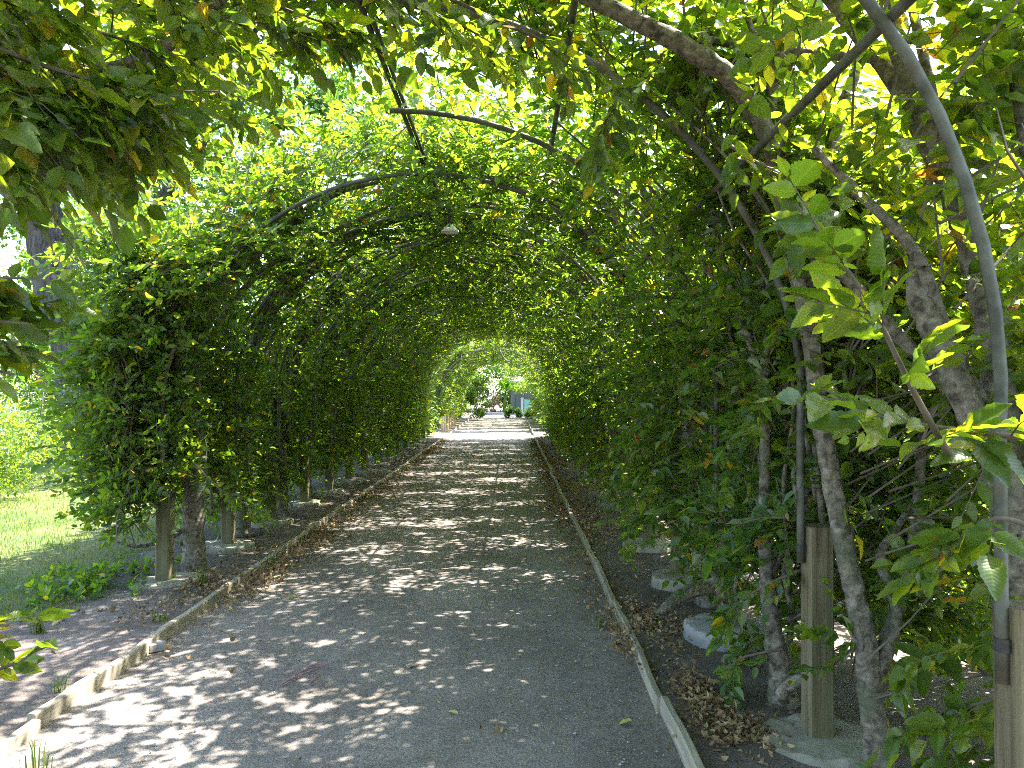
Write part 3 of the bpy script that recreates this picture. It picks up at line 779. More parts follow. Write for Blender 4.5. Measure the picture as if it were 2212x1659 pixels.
near_tree(4.35, 1, 'slender grey hornbeam stem with a bowed root, between brown post and whitish footing', GR_R, 33, 'leaf', 'mid',
    trunks=[([P(1690, 1560, 3.95), P(1685, 1470, 3.95), P(1668, 1350, 3.97), P(1655, 1250, 4.0), P(1650, 1120, 4.0), P(1653, 950, 4.0), P(1650, 820, 4.0), P(1662, 700, 4.05), P(1640, 560, 4.1), P(1640, 440, 4.2), P(1570, 270, 4.3), P(1440, 180, 4.4)], [.10, .06, .045, .038, .030, .027, .026, .024, .022, .020, .016, .01], 'trunk', 10)],
    branches=[([P(1675, 1545, 3.95), P(1690, 1490, 3.8), P(1730, 1468, 3.75), P(1770, 1475, 3.7)], [.035, .032, .028]),
              ([P(1662, 700, 4.05), P(1560, 560, 4.4), P(1520, 420, 4.6), P(1440, 300, 4.7)], [.02, .016, .012]),
              ([P(1650, 820, 4.0), P(1590, 650, 4.3), P(1540, 480, 4.5), P(1490, 300, 4.6), P(1350, 200, 4.7)], [.022, .018, .012])],
    stems=9, nclump=250, y0=-.75, y1=.75, n_in=-.25, wall_out=.95, size=.074, thin_in=.7,
    dens=lambda t, y, n: np.where(t > 3.65, np.where(y > .2, .3, .5), 1.) * np.where((t > 2.3) & (n < .15), .03, 1.), t0=.45,
    boughs=[([P(1760, 1120, 3.7), P(1640, 1120, 3.8), P(1560, 1150, 3.9)], 10, .22, .072, .5),
            ([P(1740, 1320, 3.8), P(1650, 1370, 4.3), P(1590, 1400, 4.6)], 9, .22, .075, .5),
            ([P(1730, 1230, 3.7), P(1640, 1270, 3.8), P(1560, 1330, 3.9)], 8, .2, .075, .5),
            ([P(1690, 1400, 3.9), P(1600, 1420, 4.0), P(1570, 1450, 4.0)], 6, .18, .08, .5),
            ([P(1740, 560, 3.7), P(1690, 600, 3.7), P(1660, 660, 3.75)], 6, .2, .085, .8)])

near_tree(5.85, 1, 'hornbeam with a stout pale trunk and spreading root beside a low footing', GR_R, 34, 'leaf', 'mid',
    trunks=[([P(1545, 1330, 5.9), P(1538, 1290, 5.9), P(1522, 1180, 5.9), P(1512, 1080, 5.9), P(1500, 950, 5.9), P(1480, 780, 5.95), P(1460, 600, 6.0), P(1420, 420, 6.1), P(1360, 330, 6.1)], [.18, .13, .105, .095, .085, .075, .065, .05, .03], 'trunk', 12)],
    branches=[([P(1525, 1265, 5.85), P(1470, 1285, 5.6), P(1430, 1318, 5.45), P(1405, 1335, 5.4)], [.06, .045, .03, .015]),
              ([P(1480, 780, 5.95), P(1440, 560, 5.7), P(1400, 470, 5.6), P(1380, 330, 5.5)], [.04, .03, .02]),
              ([P(1490, 850, 5.95), P(1500, 640, 5.6), P(1460, 540, 5.5), P(1380, 390, 5.4)], [.035, .03, .018])],
    stems=10, nclump=240, y0=-.85, y1=.85, n_in=-.3, wall_out=.8, t0=.68, thin_in=.9,
    dens=lambda t, y, n: np.where((t > 2.6) & (n < .1), .05, 1.) * np.where(t > 3.65, np.where(y < .1, .3, .6), 1.),
    boughs=[([P(1560, 920, 5.8), P(1440, 940, 5.7), P(1370, 980, 5.7), P(1330, 1030, 5.8)], 12, .22, .068, .3),
            ([P(1540, 960, 5.6), P(1460, 980, 5.5), P(1400, 1010, 5.5)], 10, .22, .068, .3),
            ([P(1560, 860, 5.7), P(1440, 880, 5.6), P(1360, 930, 5.6)], 12, .25, .066, .4)])

# left-hand row: the near tree whose trunk stands out of view and whose branches hang in from the left
def hang(x0, y0, x1, y1, x2, y2, Y0, Y1): return [P(x0, y0, Y0), P(x1, y1, (Y0 + Y1) / 2), P(x2, y2, Y1)]
near_tree(1.9, -1, 'hornbeam overhead at the near left, its large yellowing leaves hanging into the view', GR_L, 35, 'leaf_y', 'hi',
    trunks=[([(-2.95, 1.9, 0), (-2.98, 1.9, 1.), (-2.85, 2.0, 2.), (-2.2, 2.1, 2.95), (-1.3, 2.2, 3.4)], [.10, .085, .075, .06, .03], 'trunk', 10)],
    branches=[([(-2.7, 2.0, 2.35), P(100, 170, 2.9), P(330, 110, 2.9), P(440, 30, 3.0), P(560, -80, 3.2)], [.035, .03, .024, .02, .012]),
              ([(-2.6, 2.0, 2.4), P(120, 330, 2.5), P(330, 240, 2.6), P(440, 215, 2.7)], [.02, .012, .005])],
    nclump=175, y0=-1.0, y1=3.0, n_in=.1, n_out=.5, size=.082, t0=2.0,
    dens=lambda t, y, n: np.where(y > .6, np.where((t > 3.3) & (t < np.where(y < 2.5, 4.55, 4.2)) & (n > .2), 1., 0.), np.where(t > 4.0, .2, 1.)),
    boughs=[(hang(-160, -60, 130, 40, 380, 120, 2.0, 2.4), 22, .26, .076, .45),
            (hang(-160, 40, 120, 150, 360, 205, 1.9, 2.3), 24, .26, .076, .45),
            (hang(-160, 120, 160, 190, 470, 195, 2.0, 2.5), 24, .24, .076, .5),
            (hang(-160, 160, 100, 210, 310, 270, 1.9, 2.2), 24, .24, .076, .5),
            (hang(-180, 180, 0, 240, 190, 290, 1.8, 2.1), 16, .22, .076, .5),
            (hang(-220, 240, -80, 300, 30, 350, 1.8, 1.9), 10, .2, .076, .5),
            (hang(-160, 60, 20, 210, 200, 300, 2.4, 2.6), 24, .26, .076, .5),
            (hang(-160, -20, 60, 90, 260, 170, 2.6, 2.9), 24, .28, .076, .5),
            (hang(-160, 130, 30, 200, 200, 280, 2.3, 2.5), 22, .28, .076, .5),
            (hang(-160, 190, -20, 260, 110, 330, 2.2, 2.4), 20, .28, .076, .5),
            (hang(150, -80, 420, 20, 640, 60, 2.7, 3.1), 20, .26, .076, .5),
            (hang(260, -80, 460, 60, 600, 130, 2.5, 2.8), 16, .24, .076, .5),
            (hang(420, -90, 600, 10, 770, 70, 2.9, 3.2), 18, .26, .08, .5),
            (hang(-160, 590, -50, 600, 50, 600, 1.8, 1.75), 4, .13, .08, .15),
            (hang(-160, 650, -40, 650, 80, 650, 1.9, 1.85), 6, .14, .076, .2),
            (hang(-160, 730, -40, 745, 60, 750, 2.0, 1.95), 5, .14, .076, .2),
            (hang(-160, 680, -50, 690, 60, 700, 1.8, 1.75), 4, .13, .08, .15),
            (hang(-160, 780, -60, 790, 30, 810, 1.8, 1.75), 3, .13, .08, .15),
            (hang(-150, 1300, -60, 1345, 20, 1350, 1.9, 1.8), 4, .13, .07, .1),
            (hang(-150, 1490, -40, 1460, 60, 1420, 1.9, 1.8), 3, .1, .06, .1)])

# left row, first tree at the mouth of the tunnel
near_tree(7.1, -1, 'dark leafy hornbeam at the tunnel mouth on the lawn side', GR_L, 36, 'leaf', 'mid',
    trunks=[([P(420, 1262, 6.95), P(420, 1200, 6.95), P(418, 1100, 6.95), P(425, 980, 6.95), (-2.85, 6.9, 1.9), (-2.5, 6.9, 2.7), (-1.7, 7.0, 3.4), (-1.0, 7.0, 3.6)], [.12, .10, .095, .09, .08, .07, .05, .03], 'trunk', 12)],
    branches=[([P(420, 1130, 6.95), P(360, 1165, 6.7), P(300, 1180, 6.5), P(250, 1170, 6.4)], [.024, .018, .008]),
              ([P(352, 1000, 6.2), P(350, 900, 6.2), P(360, 800, 6.2), P(395, 700, 6.25), P(420, 600, 6.3)], [.02, .02, .019, .017, .012]),
              ([(-2.9, 6.9, 1.5), (-2.7, 7.3, 2.4), (-2.2, 7.6, 3.), (-1.2, 7.7, 3.5)], [.04, .03, .02]),
              ([(-2.9, 6.9, 1.3), (-2.8, 6.4, 2.1), (-2.3, 6.5, 2.9), (-1.5, 6.7, 3.4)], [.035, .03, .018])],
    stems=5, nclump=480, y0=-1.2, y1=.8, n_in=-.15, n_out=.9, wall_out=.5, t0=.75, rc=.14, flat=.5, size=.064, thin_in=.85,
    dens=lambda t, y, n: np.where(t > 3.7, .35, 1.) * np.where((y < -.7) & (t > 2.9), .3, 1.) * np.where((y < -.6) & (t < 2.9), 1.6, .8),
    boughs=[([P(350, 1080, 6.3), P(280, 1120, 6.1), P(220, 1150, 6.1)], 10, .25, .068, .3),
            ([P(330, 850, 6.3), P(230, 830, 6.2), P(180, 800, 6.2)], 10, .25, .066, .1),
            ([P(420, 1000, 6.2), P(480, 1060, 6.1), P(560, 1100, 6.1)], 10, .25, .068, .4)])

# ---- the rest of the two rows
for k in range(3, 17):
    y = ARCH_Y[k] + .72
    lib = protos if y < 16 else protos_lo
    nth = ORD[k + 1]
    row_tree(lib, k, y, 1, k % 2 == 0, f'{nth} hornbeam from the camera in the tunnel row opposite the lawn', GR_R)
for k in range(4, 17):
    y = ARCH_Y[k] + .72
    lib = protos if y < 16 else protos_lo
    nth = ORD[k - 2]
    row_tree(lib, k + 1, y, -1, k % 2 == 1, f'{nth} hornbeam from the tunnel mouth in the row beside the lawn', GR_L, (1.0, 1))
for k in range(3):  # unseen trees added behind the camera to darken the near path
    for s, g_ in ((1, GR_R),):
        row_tree(protos, k + (s > 0), -.4 - 1.5 * k, s, k % 2, f'{ORD[k]} unseen hornbeam added behind the camera for shade, opposite the lawn', g_)
for k in range(7):
    y = 31.4 + 2.3 * k
    for s, g_ in ((1, GR_R), (-1, GR_L)):
        side_txt = 'on the green panel side' if s > 0 else 'in line with the stakes'
        row_tree(protos_lo, k + (s > 0), y, s, k % 2, f'{ORD[k]} sunlit hornbeam of the far second tunnel, {side_txt}', 'hornbeams of the far second tunnel', (1.0, .95))

# ------------------------------------------------------------------ background trees and shrubs
def blob_crown(rng, n, c, r, size, flat=.8, lump=(.16, .30)):
    """leaf clusters through the volume of a lumpy crown"""
    nc = max(6, n // 260)
    u = norm(rng.normal(0, 1, (nc, 3))); rr = rng.uniform(.35, 1, (nc, 1)) ** .5
    cc = u * rr * np.array(r) ; cr = rng.uniform(*lump, nc) * np.mean(r)
    k = n // nc
    p_ = rng.normal(0, 1, (nc, k, 3)); p_ = p_ / np.linalg.norm(p_, axis=-1, keepdims=True) * rng.uniform(.3, 1.05, (nc, k, 1)) ** .6 * cr[:, None, None]
    p_[..., 2] *= flat
    pos = (cc[:, None] + p_).reshape(-1, 3) + np.array(c)
    ax = norm(p_.reshape(-1, 3)) * .6 + rng.normal(0, .7, pos.shape); ax[:, 2] -= .3
    nr = np.array([[0, 0, .8]]) + norm(p_.reshape(-1, 3)) * .5 + rng.normal(0, .45, pos.shape)
    sz = size * (1 + .25 * rng.standard_normal(len(pos)))
    return (pos, ax, nr, np.clip(sz, size * .4, size * 1.7)), cc + np.array(c)

def garden_tree(name, label, cat_, loc, h, cr, nleaf, lsize, mat, group=None, seed=1, tr=.18, trunk_h=.4, kind='lo', bark='bark', czf=.68, rz=.42, lump=(.16, .30)):
    rng = np.random.default_rng(seed)
    t = empty(name, loc); tag(t, label, cat_, group)
    L, cc = blob_crown(rng, nleaf, (0, 0, h * czf), (cr, cr, h * rz), lsize, lump=lump)
    mb = MB()
    pth = [(0, 0, -.1), (rng.normal(0, .03) * h, rng.normal(0, .03) * h, h * trunk_h), (rng.normal(0, .04) * h, rng.normal(0, .04) * h, h * .85)]
    tube(mb, smooth_path(pth, 5), [tr * 1.3, tr, tr * .8, tr * .3], 8, .06, rng)
    for q in range(min(14, len(cc))):
        a = smooth_path(pth, 5)[rng.integers(4, 9)]; b = cc[q]
        tube(mb, smooth_path([a, (a + b) / 2 + rng.normal(0, .06, 3) * h * .4, b], 3), [tr * .35, tr * .1], 5, .05, rng)
    mb.build('trunk', M[bark], t, smooth=True)
    tag(link('foliage', leaf_mesh('foliage', L, kind, M[mat], .6), t), kind='stuff')
    return t

# big oak on the lawn
oak = empty('oak_tree', P(165, 985, 18.6) * np.array([1, 1, 0]) + np.array([0, 0, 0]))
tag(oak, 'old oak with a leaning furrowed trunk and one great limb on the lawn', 'tree')
o0 = np.array(oak.location)
rngo = np.random.default_rng(77)
ok = lambda pts: [np.asarray(p) - o0 for p in pts]
mb = MB(); tube(mb, smooth_path(ok([o0 + (.1, 0, -.2), o0 + (0, 0, .5), P(172, 860, 18.5), P(158, 740, 18.4), P(130, 640, 18.3), P(112, 560, 18.3), P(92, 470, 18.2), P(60, 330, 18.1), P(40, 100, 18)]), 6), [.62, .50, .46, .50, .52, .50, .42, .36, .2], 18, .045, rngo)
mb.build('trunk', M['oakbark'], oak, smooth=True)
for pts, rr in [([P(112, 575, 18.3), P(150, 535, 18.2), P(200, 505, 18), P(262, 485, 17.8), P(330, 450, 17.5), P(420, 330, 17.2), P(560, 150, 17)], [.30, .26, .24, .21, .17, .1, .05]),
                ([P(85, 460, 18.2), P(200, 300, 18.6), P(380, 180, 19), P(620, 60, 19)], [.25, .2, .13, .05]),
                ([P(70, 400, 18.2), P(-60, 300, 18), P(-200, 150, 18)], [.25, .18, .1])]:
    mb = MB(); tube(mb, smooth_path(ok(pts), 6), rr, 12, .05, rngo); mb.build('branch', M['oakbark'], oak, smooth=True)
Ls = []
for c, r, n in [(P(330, 250, 18), (3.2, 2.4, 2.0), 9000), (P(600, 120, 18.5), (3.0, 2.4, 2.2), 9000), (P(150, 60, 18), (3.5, 3, 2.4), 8000), (P(480, 330, 17.5), (2.2, 1.6, 1.3), 4500), (P(-150, 250, 18), (3, 3, 2.5), 5000), (P(700, 260, 19.5), (2.2, 1.8, 1.4), 3500), (P(10, 500, 21), (2.2, 1.6, 1.7), 3500), (P(240, 620, 21), (1.9, 1.6, 1.5), 3000)]:
    l, _ = blob_crown(rngo, n, np.asarray(c) - o0, r, .13); Ls.append(l)
tag(link('foliage', leaf_mesh('foliage', cat(*Ls), 'lo', M['oak'], .6), oak), kind='stuff')

BGT = 'trees beyond the tunnel'
bgl = [((-9.5, 34, 0), 11, 4.2, 12000, 'tall broad tree behind the oak at the lawn edge'),
       ((-20, 40, 0), 13, 5.5, 12000, 'large shady tree far across the lawn, half hidden by hanging leaves'),
       ((-15.5, 30, 0), 8, 3.5, 9000, 'round dark tree far beyond the oak trunk'),
       ((-6, 48, 0), 12, 4.5, 9000, 'tall tree behind the far end of the tunnel on the lawn side'),
       ((5.5, 50, 0), 12, 4.5, 9000, 'tall tree behind the green panel at the far end'),
       ((0, 64, 0), 12, 6, 14000, 'broad tree closing the view behind the banana plant'),
       ((-4.5, 57, 0), 7, 3.2, 9000, 'dense lower tree left of the banana plant at the far end'),
       ((4.5, 58, 0), 7, 3.2, 9000, 'dense lower tree right of the grey door at the far end'),
       ((-23, 34, 0), 12, 5, 12000, 'tall tree at the far left of the lawn behind the grey fence'),
       ((-17.5, 29.5, 0), 6, 2.8, 8000, 'lower tree just behind the grey fence')]
for i, (loc, h, cr, n, lab) in enumerate(bgl):
    if h: garden_tree('garden_tree', lab, 'tree', loc, h, cr, n, .17, 'oak', BGT, 300 + i, .25, .3, czf=.55, rz=.5)
bgr = [((5.2, 3.6, 0), 4.6, 1.5, 9000, 'sunlit bright green tree seen through the nearest leaves by the grey pipe'),
       ((5.6, 7.2, 0), 5.2, 1.7, 9000, 'sunlit young tree glimpsed behind the pale smooth trunk'),
       ((6.2, 11.5, 0), 5.0, 1.8, 8000, 'sunlit tree behind the thick leafy wall of the tunnel'),
       ((7.5, 17, 0), 6.5, 2.4, 9000, 'taller sunlit tree well behind the leafy wall of the tunnel'),
       ((9.5, 6, 0), 7, 2.8, 9000, 'tall tree farthest out beyond the tunnel wall on the sunny side'),
       ((9, 25, 0), 9, 3.5, 8000, 'broad sunlit tree far behind the tunnel wall')]
for i, (loc, h, cr, n, lab) in enumerate(bgr):
    garden_tree('garden_tree', lab, 'tree', loc, h, cr, n, .11, 'shrub', BGT, 400 + i, .09, .3, czf=.55, rz=.46)
SH = 'shrubs outside the tunnel'
shr = [((-7.6, 10.6, 0), 1.35, 1.1, 4500, .06, 'sunlit shrub with pale yellow-green leaves at the lawn, lower left edge', 'shrub'),
       ((-8.3, 13.6, 0), 1.9, 1.5, 6000, .07, 'wider sunlit shrub standing behind the pale one by the oak', 'shrub'),
       ((-11.8, 17.5, 0), 1.6, 1.6, 4000, .08, 'low shrub at the foot of the oak', 'shrub'),
       ((2.75, 2.7, 0), 1.0, .75, 3500, .07, 'low leafy bush behind the nearest pale post', 'shrub'),
       ((2.7, 4.4, 0), 1.1, .7, 3500, .07, 'leafy bush in the gap behind the pale smooth trunk', 'shrub'),
       ((3.3, 6.2, 0), 1.6, .9, 3500, .07, 'bush behind the slender grey stem', 'shrub'),
       ((-1.85, 42, 0), 2.3, .62, 3000, .10, 'feathery grey-green shrub beside the far end of the path', 'blue_shrub'),
       ((.05, 45.5, 0), .6, .5, 1500, .10, 'low fresh green fern clump at the far end of the path', 'banana'),
       ((1.05, 43.5, 0), .6, .45, 1500, .10, 'bright yellow-green plant below the green panel', 'shrub'),
       ((-1.35, 53.6, 0), 1.3, .5, 1200, .11, 'reddish brown leaved shrub left of the grey door', 'litter'),
       ((1.2, 53.6, 0), 4.8, 1.5, 3500, .12, 'overhanging leafy shrub in front of the grey door at the path end', 'shrub')] + [((-6.5 + 2.3 * i, 59.5 + (i % 2), 0), 4.2 + .5 * (i % 3), 1.8, 4000, .17, 'tall dense shrub closing the view at the far end, ' + ['outermost on the lawn side', 'next to the outermost', 'left of the banana leaves', 'behind the banana leaves', 'behind the grey door', 'right of the grey shed'][i], 'oak') for i in range(6)]
for i, (loc, h, cr, n, ls, lab, mt) in enumerate(shr):
    garden_tree('shrub', lab, 'shrub', loc, h, cr, n, ls, mt, SH, 500 + i, .02, .2, czf=.62 if 'overhanging' in lab else .5, rz=.36 if 'overhanging' in lab else .45, bark='twig', lump=(.3, .5))

# banana plant
bp = empty('banana_plant', (-.55, 54.5, 0)); tag(bp, 'banana plant with huge bright green leaves above the far end of the path', 'plant')
rngb = np.random.default_rng(9)
mb = MB(); tube(mb, [(0, 0, 0), (.05, 0, .9), (.1, 0, 1.6)], [.14, .11, .07], 10); mb.build('stem', M['shrub'], bp, smooth=True)
for i in range(9):
    a = i / 9 * 2 * np.pi + rngb.uniform(-.2, .2); el = rngb.uniform(.5, 1.25); Ln = rngb.uniform(1.2, 1.8); wd = rngb.uniform(.28, .4)
    n = 12; u = np.linspace(0, 1, n); hd = np.array([math.cos(a), math.sin(a), 0]); sd = np.array([-math.sin(a), math.cos(a), 0])
    c = np.array([.1, 0, 1.5]) + (u * Ln * math.cos(el))[:, None] * hd + np.array([0, 0, 1.]) * (u * Ln * math.sin(el) - .9 * u ** 2.4 * Ln * .6)[:, None]
    w = wd * np.sin(np.pi * np.clip(u * .97 + .03, 0, 1)) ** .6 * np.where(u < .12, .1, 1)
    V = np.concatenate([c - w[:, None] * sd + [0, 0, .10] * 1, c, c + w[:, None] * sd + np.array([0, 0, .10])])
    j = np.arange(n - 1)
    mb = MB(); mb.add(V, None, np.concatenate([np.stack([j, j + 1, n + j + 1, n + j], -1), np.stack([n + j, n + j + 1, 2 * n + j + 1, 2 * n + j], -1)]))
    mb.build('leaf', M['banana'], bp, smooth=True)

# shed with a grey door, pale post and green panel, blue-grey kerb at the end
sh = empty('shed', (1.1, 56.5, 0)); tag(sh, 'dark shed with a blue-grey door behind the ferns at the path end', 'shed')
mb = MB(); box(mb, (0, .9, 0), (2.4, 1.6, 2.2)); mb.build('wall', M['shedwall'], sh)
dr = None
mb = MB(); box(mb, (-.3, .07, .05), (1.05, .06, 1.9)); dr = mb.build('door', M['shed'], sh)
for i in range(5):
    mb = MB(); box(mb, (-.3 - .4 + .2 * i, .027, .08), (.185, .025, 1.8)); mb.build('plank', M['shed'], dr)
mb = MB(); mb.add([(-1.35, 0, 2.2), (1.35, 0, 2.2), (1.35, 1.9, 2.6), (-1.35, 1.9, 2.6), (-1.35, 0, 2.28), (1.35, 0, 2.28), (1.35, 1.9, 2.68), (-1.35, 1.9, 2.68)], None, [(0, 1, 5, 4), (1, 2, 6, 5), (2, 3, 7, 6), (3, 0, 4, 7), (4, 5, 6, 7), (3, 2, 1, 0)])
mb.build('roof', M['shedwall'], sh)
po = empty('gate_post', (.64, 49, 0)); tag(po, 'pale pinkish post beside the green panel at the end of the tunnel', 'post')
mb = MB(); box(mb, (0, 0, -.1), (.14, .14, 1.2), .01); mb.build('shaft', M['palepost'], po)
mb = MB(); box(mb, (0, 0, 1.1), (.18, .18, .05), .01); mb.build('cap', M['palepost'], po)
pn = empty('panel', (.97, 49.05, 0)); tag(pn, 'pale green panel fixed next to the pinkish post', 'panel')
mb = MB(); box(mb, (0, 0, .1), (.36, .03, .95)); mb.build('sheet', M['greenpanel'], pn)
for s in (-1, 1):
    mb = MB(); box(mb, (s * .195, 0, .0), (.025, .06, 1.08)); mb.build('stile', M['greenpanel'], pn)
kb = MB(); box(kb, (-.9, 50.62, 0), (3.4, .13, .17)); tag(kb.build('kerb', M['kerbstone']), kind='structure')

# stakes along the second tunnel, low grey fence far across the lawn
for i in range(11):
    mb = MB(); hh = .62 + .05 * R.standard_normal(); box(mb, (0, 0, -.05), (.10, .10, hh), .008, R.uniform(-.2, .2))
    o = mb.build('stake', M['stake']); o.location = (CX - HALF + .25 + R.uniform(-.05, .05), 29.6 + .62 * i, 0); o.rotation_euler = (R.uniform(-.04, .04), R.uniform(-.05, .05), 0)
    tag(o, f'sunlit tan wooden stake by the far edging, {ORD[i]} of the row', 'stake', 'stakes along the far path edge')
fn = empty('fence', (-22, 26, 0)); tag(fn, 'low pale grey paling fence far across the lawn at the edge of view', 'fence')
pale = MB(); box(pale, (0, 0, .05), (.09, .02, 1.05)); pm = pale.mesh('pale', M['fencegrey'])
for i in range(44):
    o = link('pale', pm, fn); o.location = (i * .15, 0, 0)
for z in (.3, .85):
    mb = MB(); box(mb, (3.2, .03, z), (6.6, .03, .07)); mb.build('rail', M['fencegrey'], fn)

# ------------------------------------------------------------------ ceiling lamp and the loose cable at the far end
lm = empty('pendant_lamp', (-.61, 7.6, 3.2)); tag(lm, 'small white dome lamp hanging from the ridge inside the tunnel', 'lamp')
m_ = 20; th = np.linspace(0, 2 * np.pi, m_, endpoint=False)
ringz = [(.022, .09), (.03, .07), (.055, .05), (.085, .02), (.09, .0), (.082, -.002), (.05, .03), (.02, .05)]
V = np.concatenate([np.c_[r_ * np.cos(th), r_ * np.sin(th), np.full(m_, z_)] for r_, z_ in ringz])
i = np.arange(len(ringz) - 1)[:, None] * m_; j = np.arange(m_)[None]; j2 = (j + 1) % m_
mb = MB(); mb.add(V, None, np.stack([i + j, i + j2, i + m_ + j2, i + m_ + j], -1).reshape(-1, 4)); mb.build('shade', M['lamp'], lm, smooth=True)
mb = MB(); tube(mb, [(0, 0, .08), (0, 0, .24)], [.026, .022], 10); mb.build('socket', M['lampdark'], lm, smooth=True)
cb = MB(); uu = np.linspace(-1, 1, 14)
tube(cb, np.stack([CX + .62 + .34 * uu, np.full(14, 29.4), 2.75 + .42 * uu ** 2], -1), [.03], 6)
tag(cb.build('hanging_cable', M['pipe'], None, True), 'slack grey cable sagging below the leaves at the far tunnel mouth', 'cable')

# ------------------------------------------------------------------ ground cover and litter
def grass_blades(name, xy, h, w, mat, z0=.03):
    n = len(xy); rng = R
    a = rng.uniform(0, 2 * np.pi, n); lean = rng.uniform(.1, .75, n); hh = h * rng.uniform(.5, 1.3, n)
    d = np.stack([np.cos(a), np.sin(a), np.zeros(n)], -1); s = np.stack([-np.sin(a), np.cos(a), np.zeros(n)], -1)
    b = np.c_[xy, np.full(n, z0)]; up = np.array([0, 0, 1.])
    m1 = b + up * (hh * .6)[:, None] + d * (hh * lean * .25)[:, None]; t = b + up * (hh * (1 - lean * .25))[:, None] + d * (hh * lean)[:, None]
    ww = w * rng.uniform(.7, 1.3, n)[:, None]
    V = np.stack([b - s * ww, b + s * ww, m1 + s * ww * .7, m1 - s * ww * .7, t], 1).reshape(-1, 3)
    o = np.arange(n)[:, None] * 5
    return mesh(name, V, [o + np.array([[3, 2, 4]]), o + np.array([[0, 1, 2, 3]])], mat)
def scatter(n, x0, x1, y0, y1, f):
    out = []
    while sum(map(len, out)) < n:
        p_ = np.c_[R.uniform(x0, x1, n), R.uniform(y0, y1, n)]
        out.append(p_[R.random(n) < f(p_[:, 0], p_[:, 1])])
    return np.concatenate(out)[:n]
patch = lambda x, y: .5 + .5 * np.sin(x * 3.1 + 1.3 * np.sin(y * 2.3)) * np.sin(y * 2.7 + x)
gxy = scatter(42000, -9, -2.9, 4.7, 14, lambda x, y: (x < lawn_edge(y) + .08) * np.clip(.35 + .8 * patch(x, y), 0, 1) * np.clip(8 / y, .3, 1))
tag(link('grass', grass_blades('grass', gxy, .075, .0028, M['grass'])), kind='stuff')
gx2 = scatter(12000, -16, -4.2, 13, 26, lambda x, y: np.ones_like(x))
tag(link('grass', grass_blades('grass', gx2, .09, .006, M['grass'])), kind='stuff')
# broad leaved weeds by the first left post
wb = scatter(130, -4.1, -2.75, 5.6, 7.3, lambda x, y: np.exp(-((x + 3.45) ** 2 / .12 + (y - 6.35) ** 2 / .35)))
bs = np.c_[wb, np.full(len(wb), .05)]; dd = np.c_[R.normal(0, .45, (len(wb), 2)), R.uniform(.6, 1.2, len(wb))]
Lw, tw = sprays(R, bs, dd, np.array([[0, 0, 1.]]) + R.normal(0, .4, (len(wb), 3)), R.uniform(.06, .22, len(wb)), m=6, size=.055, droop=.3)
wd_ = link('weeds', leaf_mesh('weeds', Lw, 'mid', M['leaf']), None); tag(wd_, kind='stuff')

# tufts of grass along the edging: single plants
def tuft(loc, n, h, label):
    t = empty('grass_tuft', loc); tag(t, label, 'grass tuft', 'grass tufts by the path edging')
    xy = R.normal(0, .02, (n, 2)); 
    tag(link('blades', grass_blades('blades', xy, h, .0035, M['grass'], 0), t), kind='stuff')
tuft((-2.05, 3.33, .0), 16, .17, 'grass tuft growing on the gravel against the nearest edging board')
tuft((-2.42, 4.15, .03), 26, .12, 'grass tuft behind the edging near the butted board ends')
tuft((-3.05, 4.35, .03), 26, .12, 'grass tuft on bare soil at the lower left corner')
tuft((-2.75, 3.95, .03), 18, .08, 'small sprawling grass tuft on the bare soil near the board end')
tuft((-2.45, 5.4, .03), 30, .09, 'grass tuft behind the middle of the lawn side edging')
tuft((-3.15, 5.15, .03), 60, .17, 'large grass tuft at the lawn edge by bare soil')
tuft((-2.2, 7.15, .02), 24, .16, 'tall pale grass tuft against the edging board, by the litter')
tuft((-2.55, 6.35, .03), 40, .2, 'weedy tuft beside the first post footing')
tuft((.62, 5.35, .01), 30, .09, 'small weed tuft at the edging below the stout pale trunk')
tuft((1.15, 4.15, .03), 20, .07, 'tiny weed on dark soil near the slender stem')

# dry fallen leaves
def litter(name, xy, zf, size, lift=.02):
    n = len(xy); a = R.uniform(0, 2 * np.pi, n)
    ax = np.c_[np.cos(a), np.sin(a), R.normal(.1, .35, n)]
    nr = np.c_[R.normal(0, .8, (n, 2)), np.ones(n)]
    z = zf + R.uniform(.004, lift, n)
    return (np.c_[xy, z], ax, nr, .66 * size * R.uniform(.45, 1.35, n))
lit = []
pile = lambda c, s, k: np.c_[R.normal(c[0], s[0], k), R.normal(c[1], s[1], k)]
def band(n, xa, xb, y0, y1, f): return scatter(n, min(xa, xb), max(xa, xb), y0, y1, f)
wav = lambda y, p: np.clip(.15 + .85 * np.sin(y * 1.1 + p) * np.sin(y * .43 + 2 * p), .04, 1)
lit.append(litter('a', band(3000, LB, LB + .5, 4.6, 26, lambda x, y: np.exp(-(x - LB - .02) / .16) * np.clip(wav(y, 1) + .35 * (y > 6.5), 0, 1)), .015, .055, .04))
lit.append(litter('a', band(3000, RB - .42, RB, 3.9, 26, lambda x, y: np.exp(-(RB - .01 - x) / .10) * np.clip(wav(y, 2) + .3 * (y > 7), 0, 1)), .015, .055, .035))
lit.append(litter('a', band(4000, RB + .06, RB + .95, 3.2, 26, lambda x, y: np.exp(-(x - RB - .06) / .22) * np.clip(wav(y, .4) + .45 * (y > 8), 0, 1)), .035, .055, .05))
lit.append(litter('a', band(1700, LB - .65, LB - .06, 6.2, 26, lambda x, y: .6 + 0 * x), .035, .05, .03))
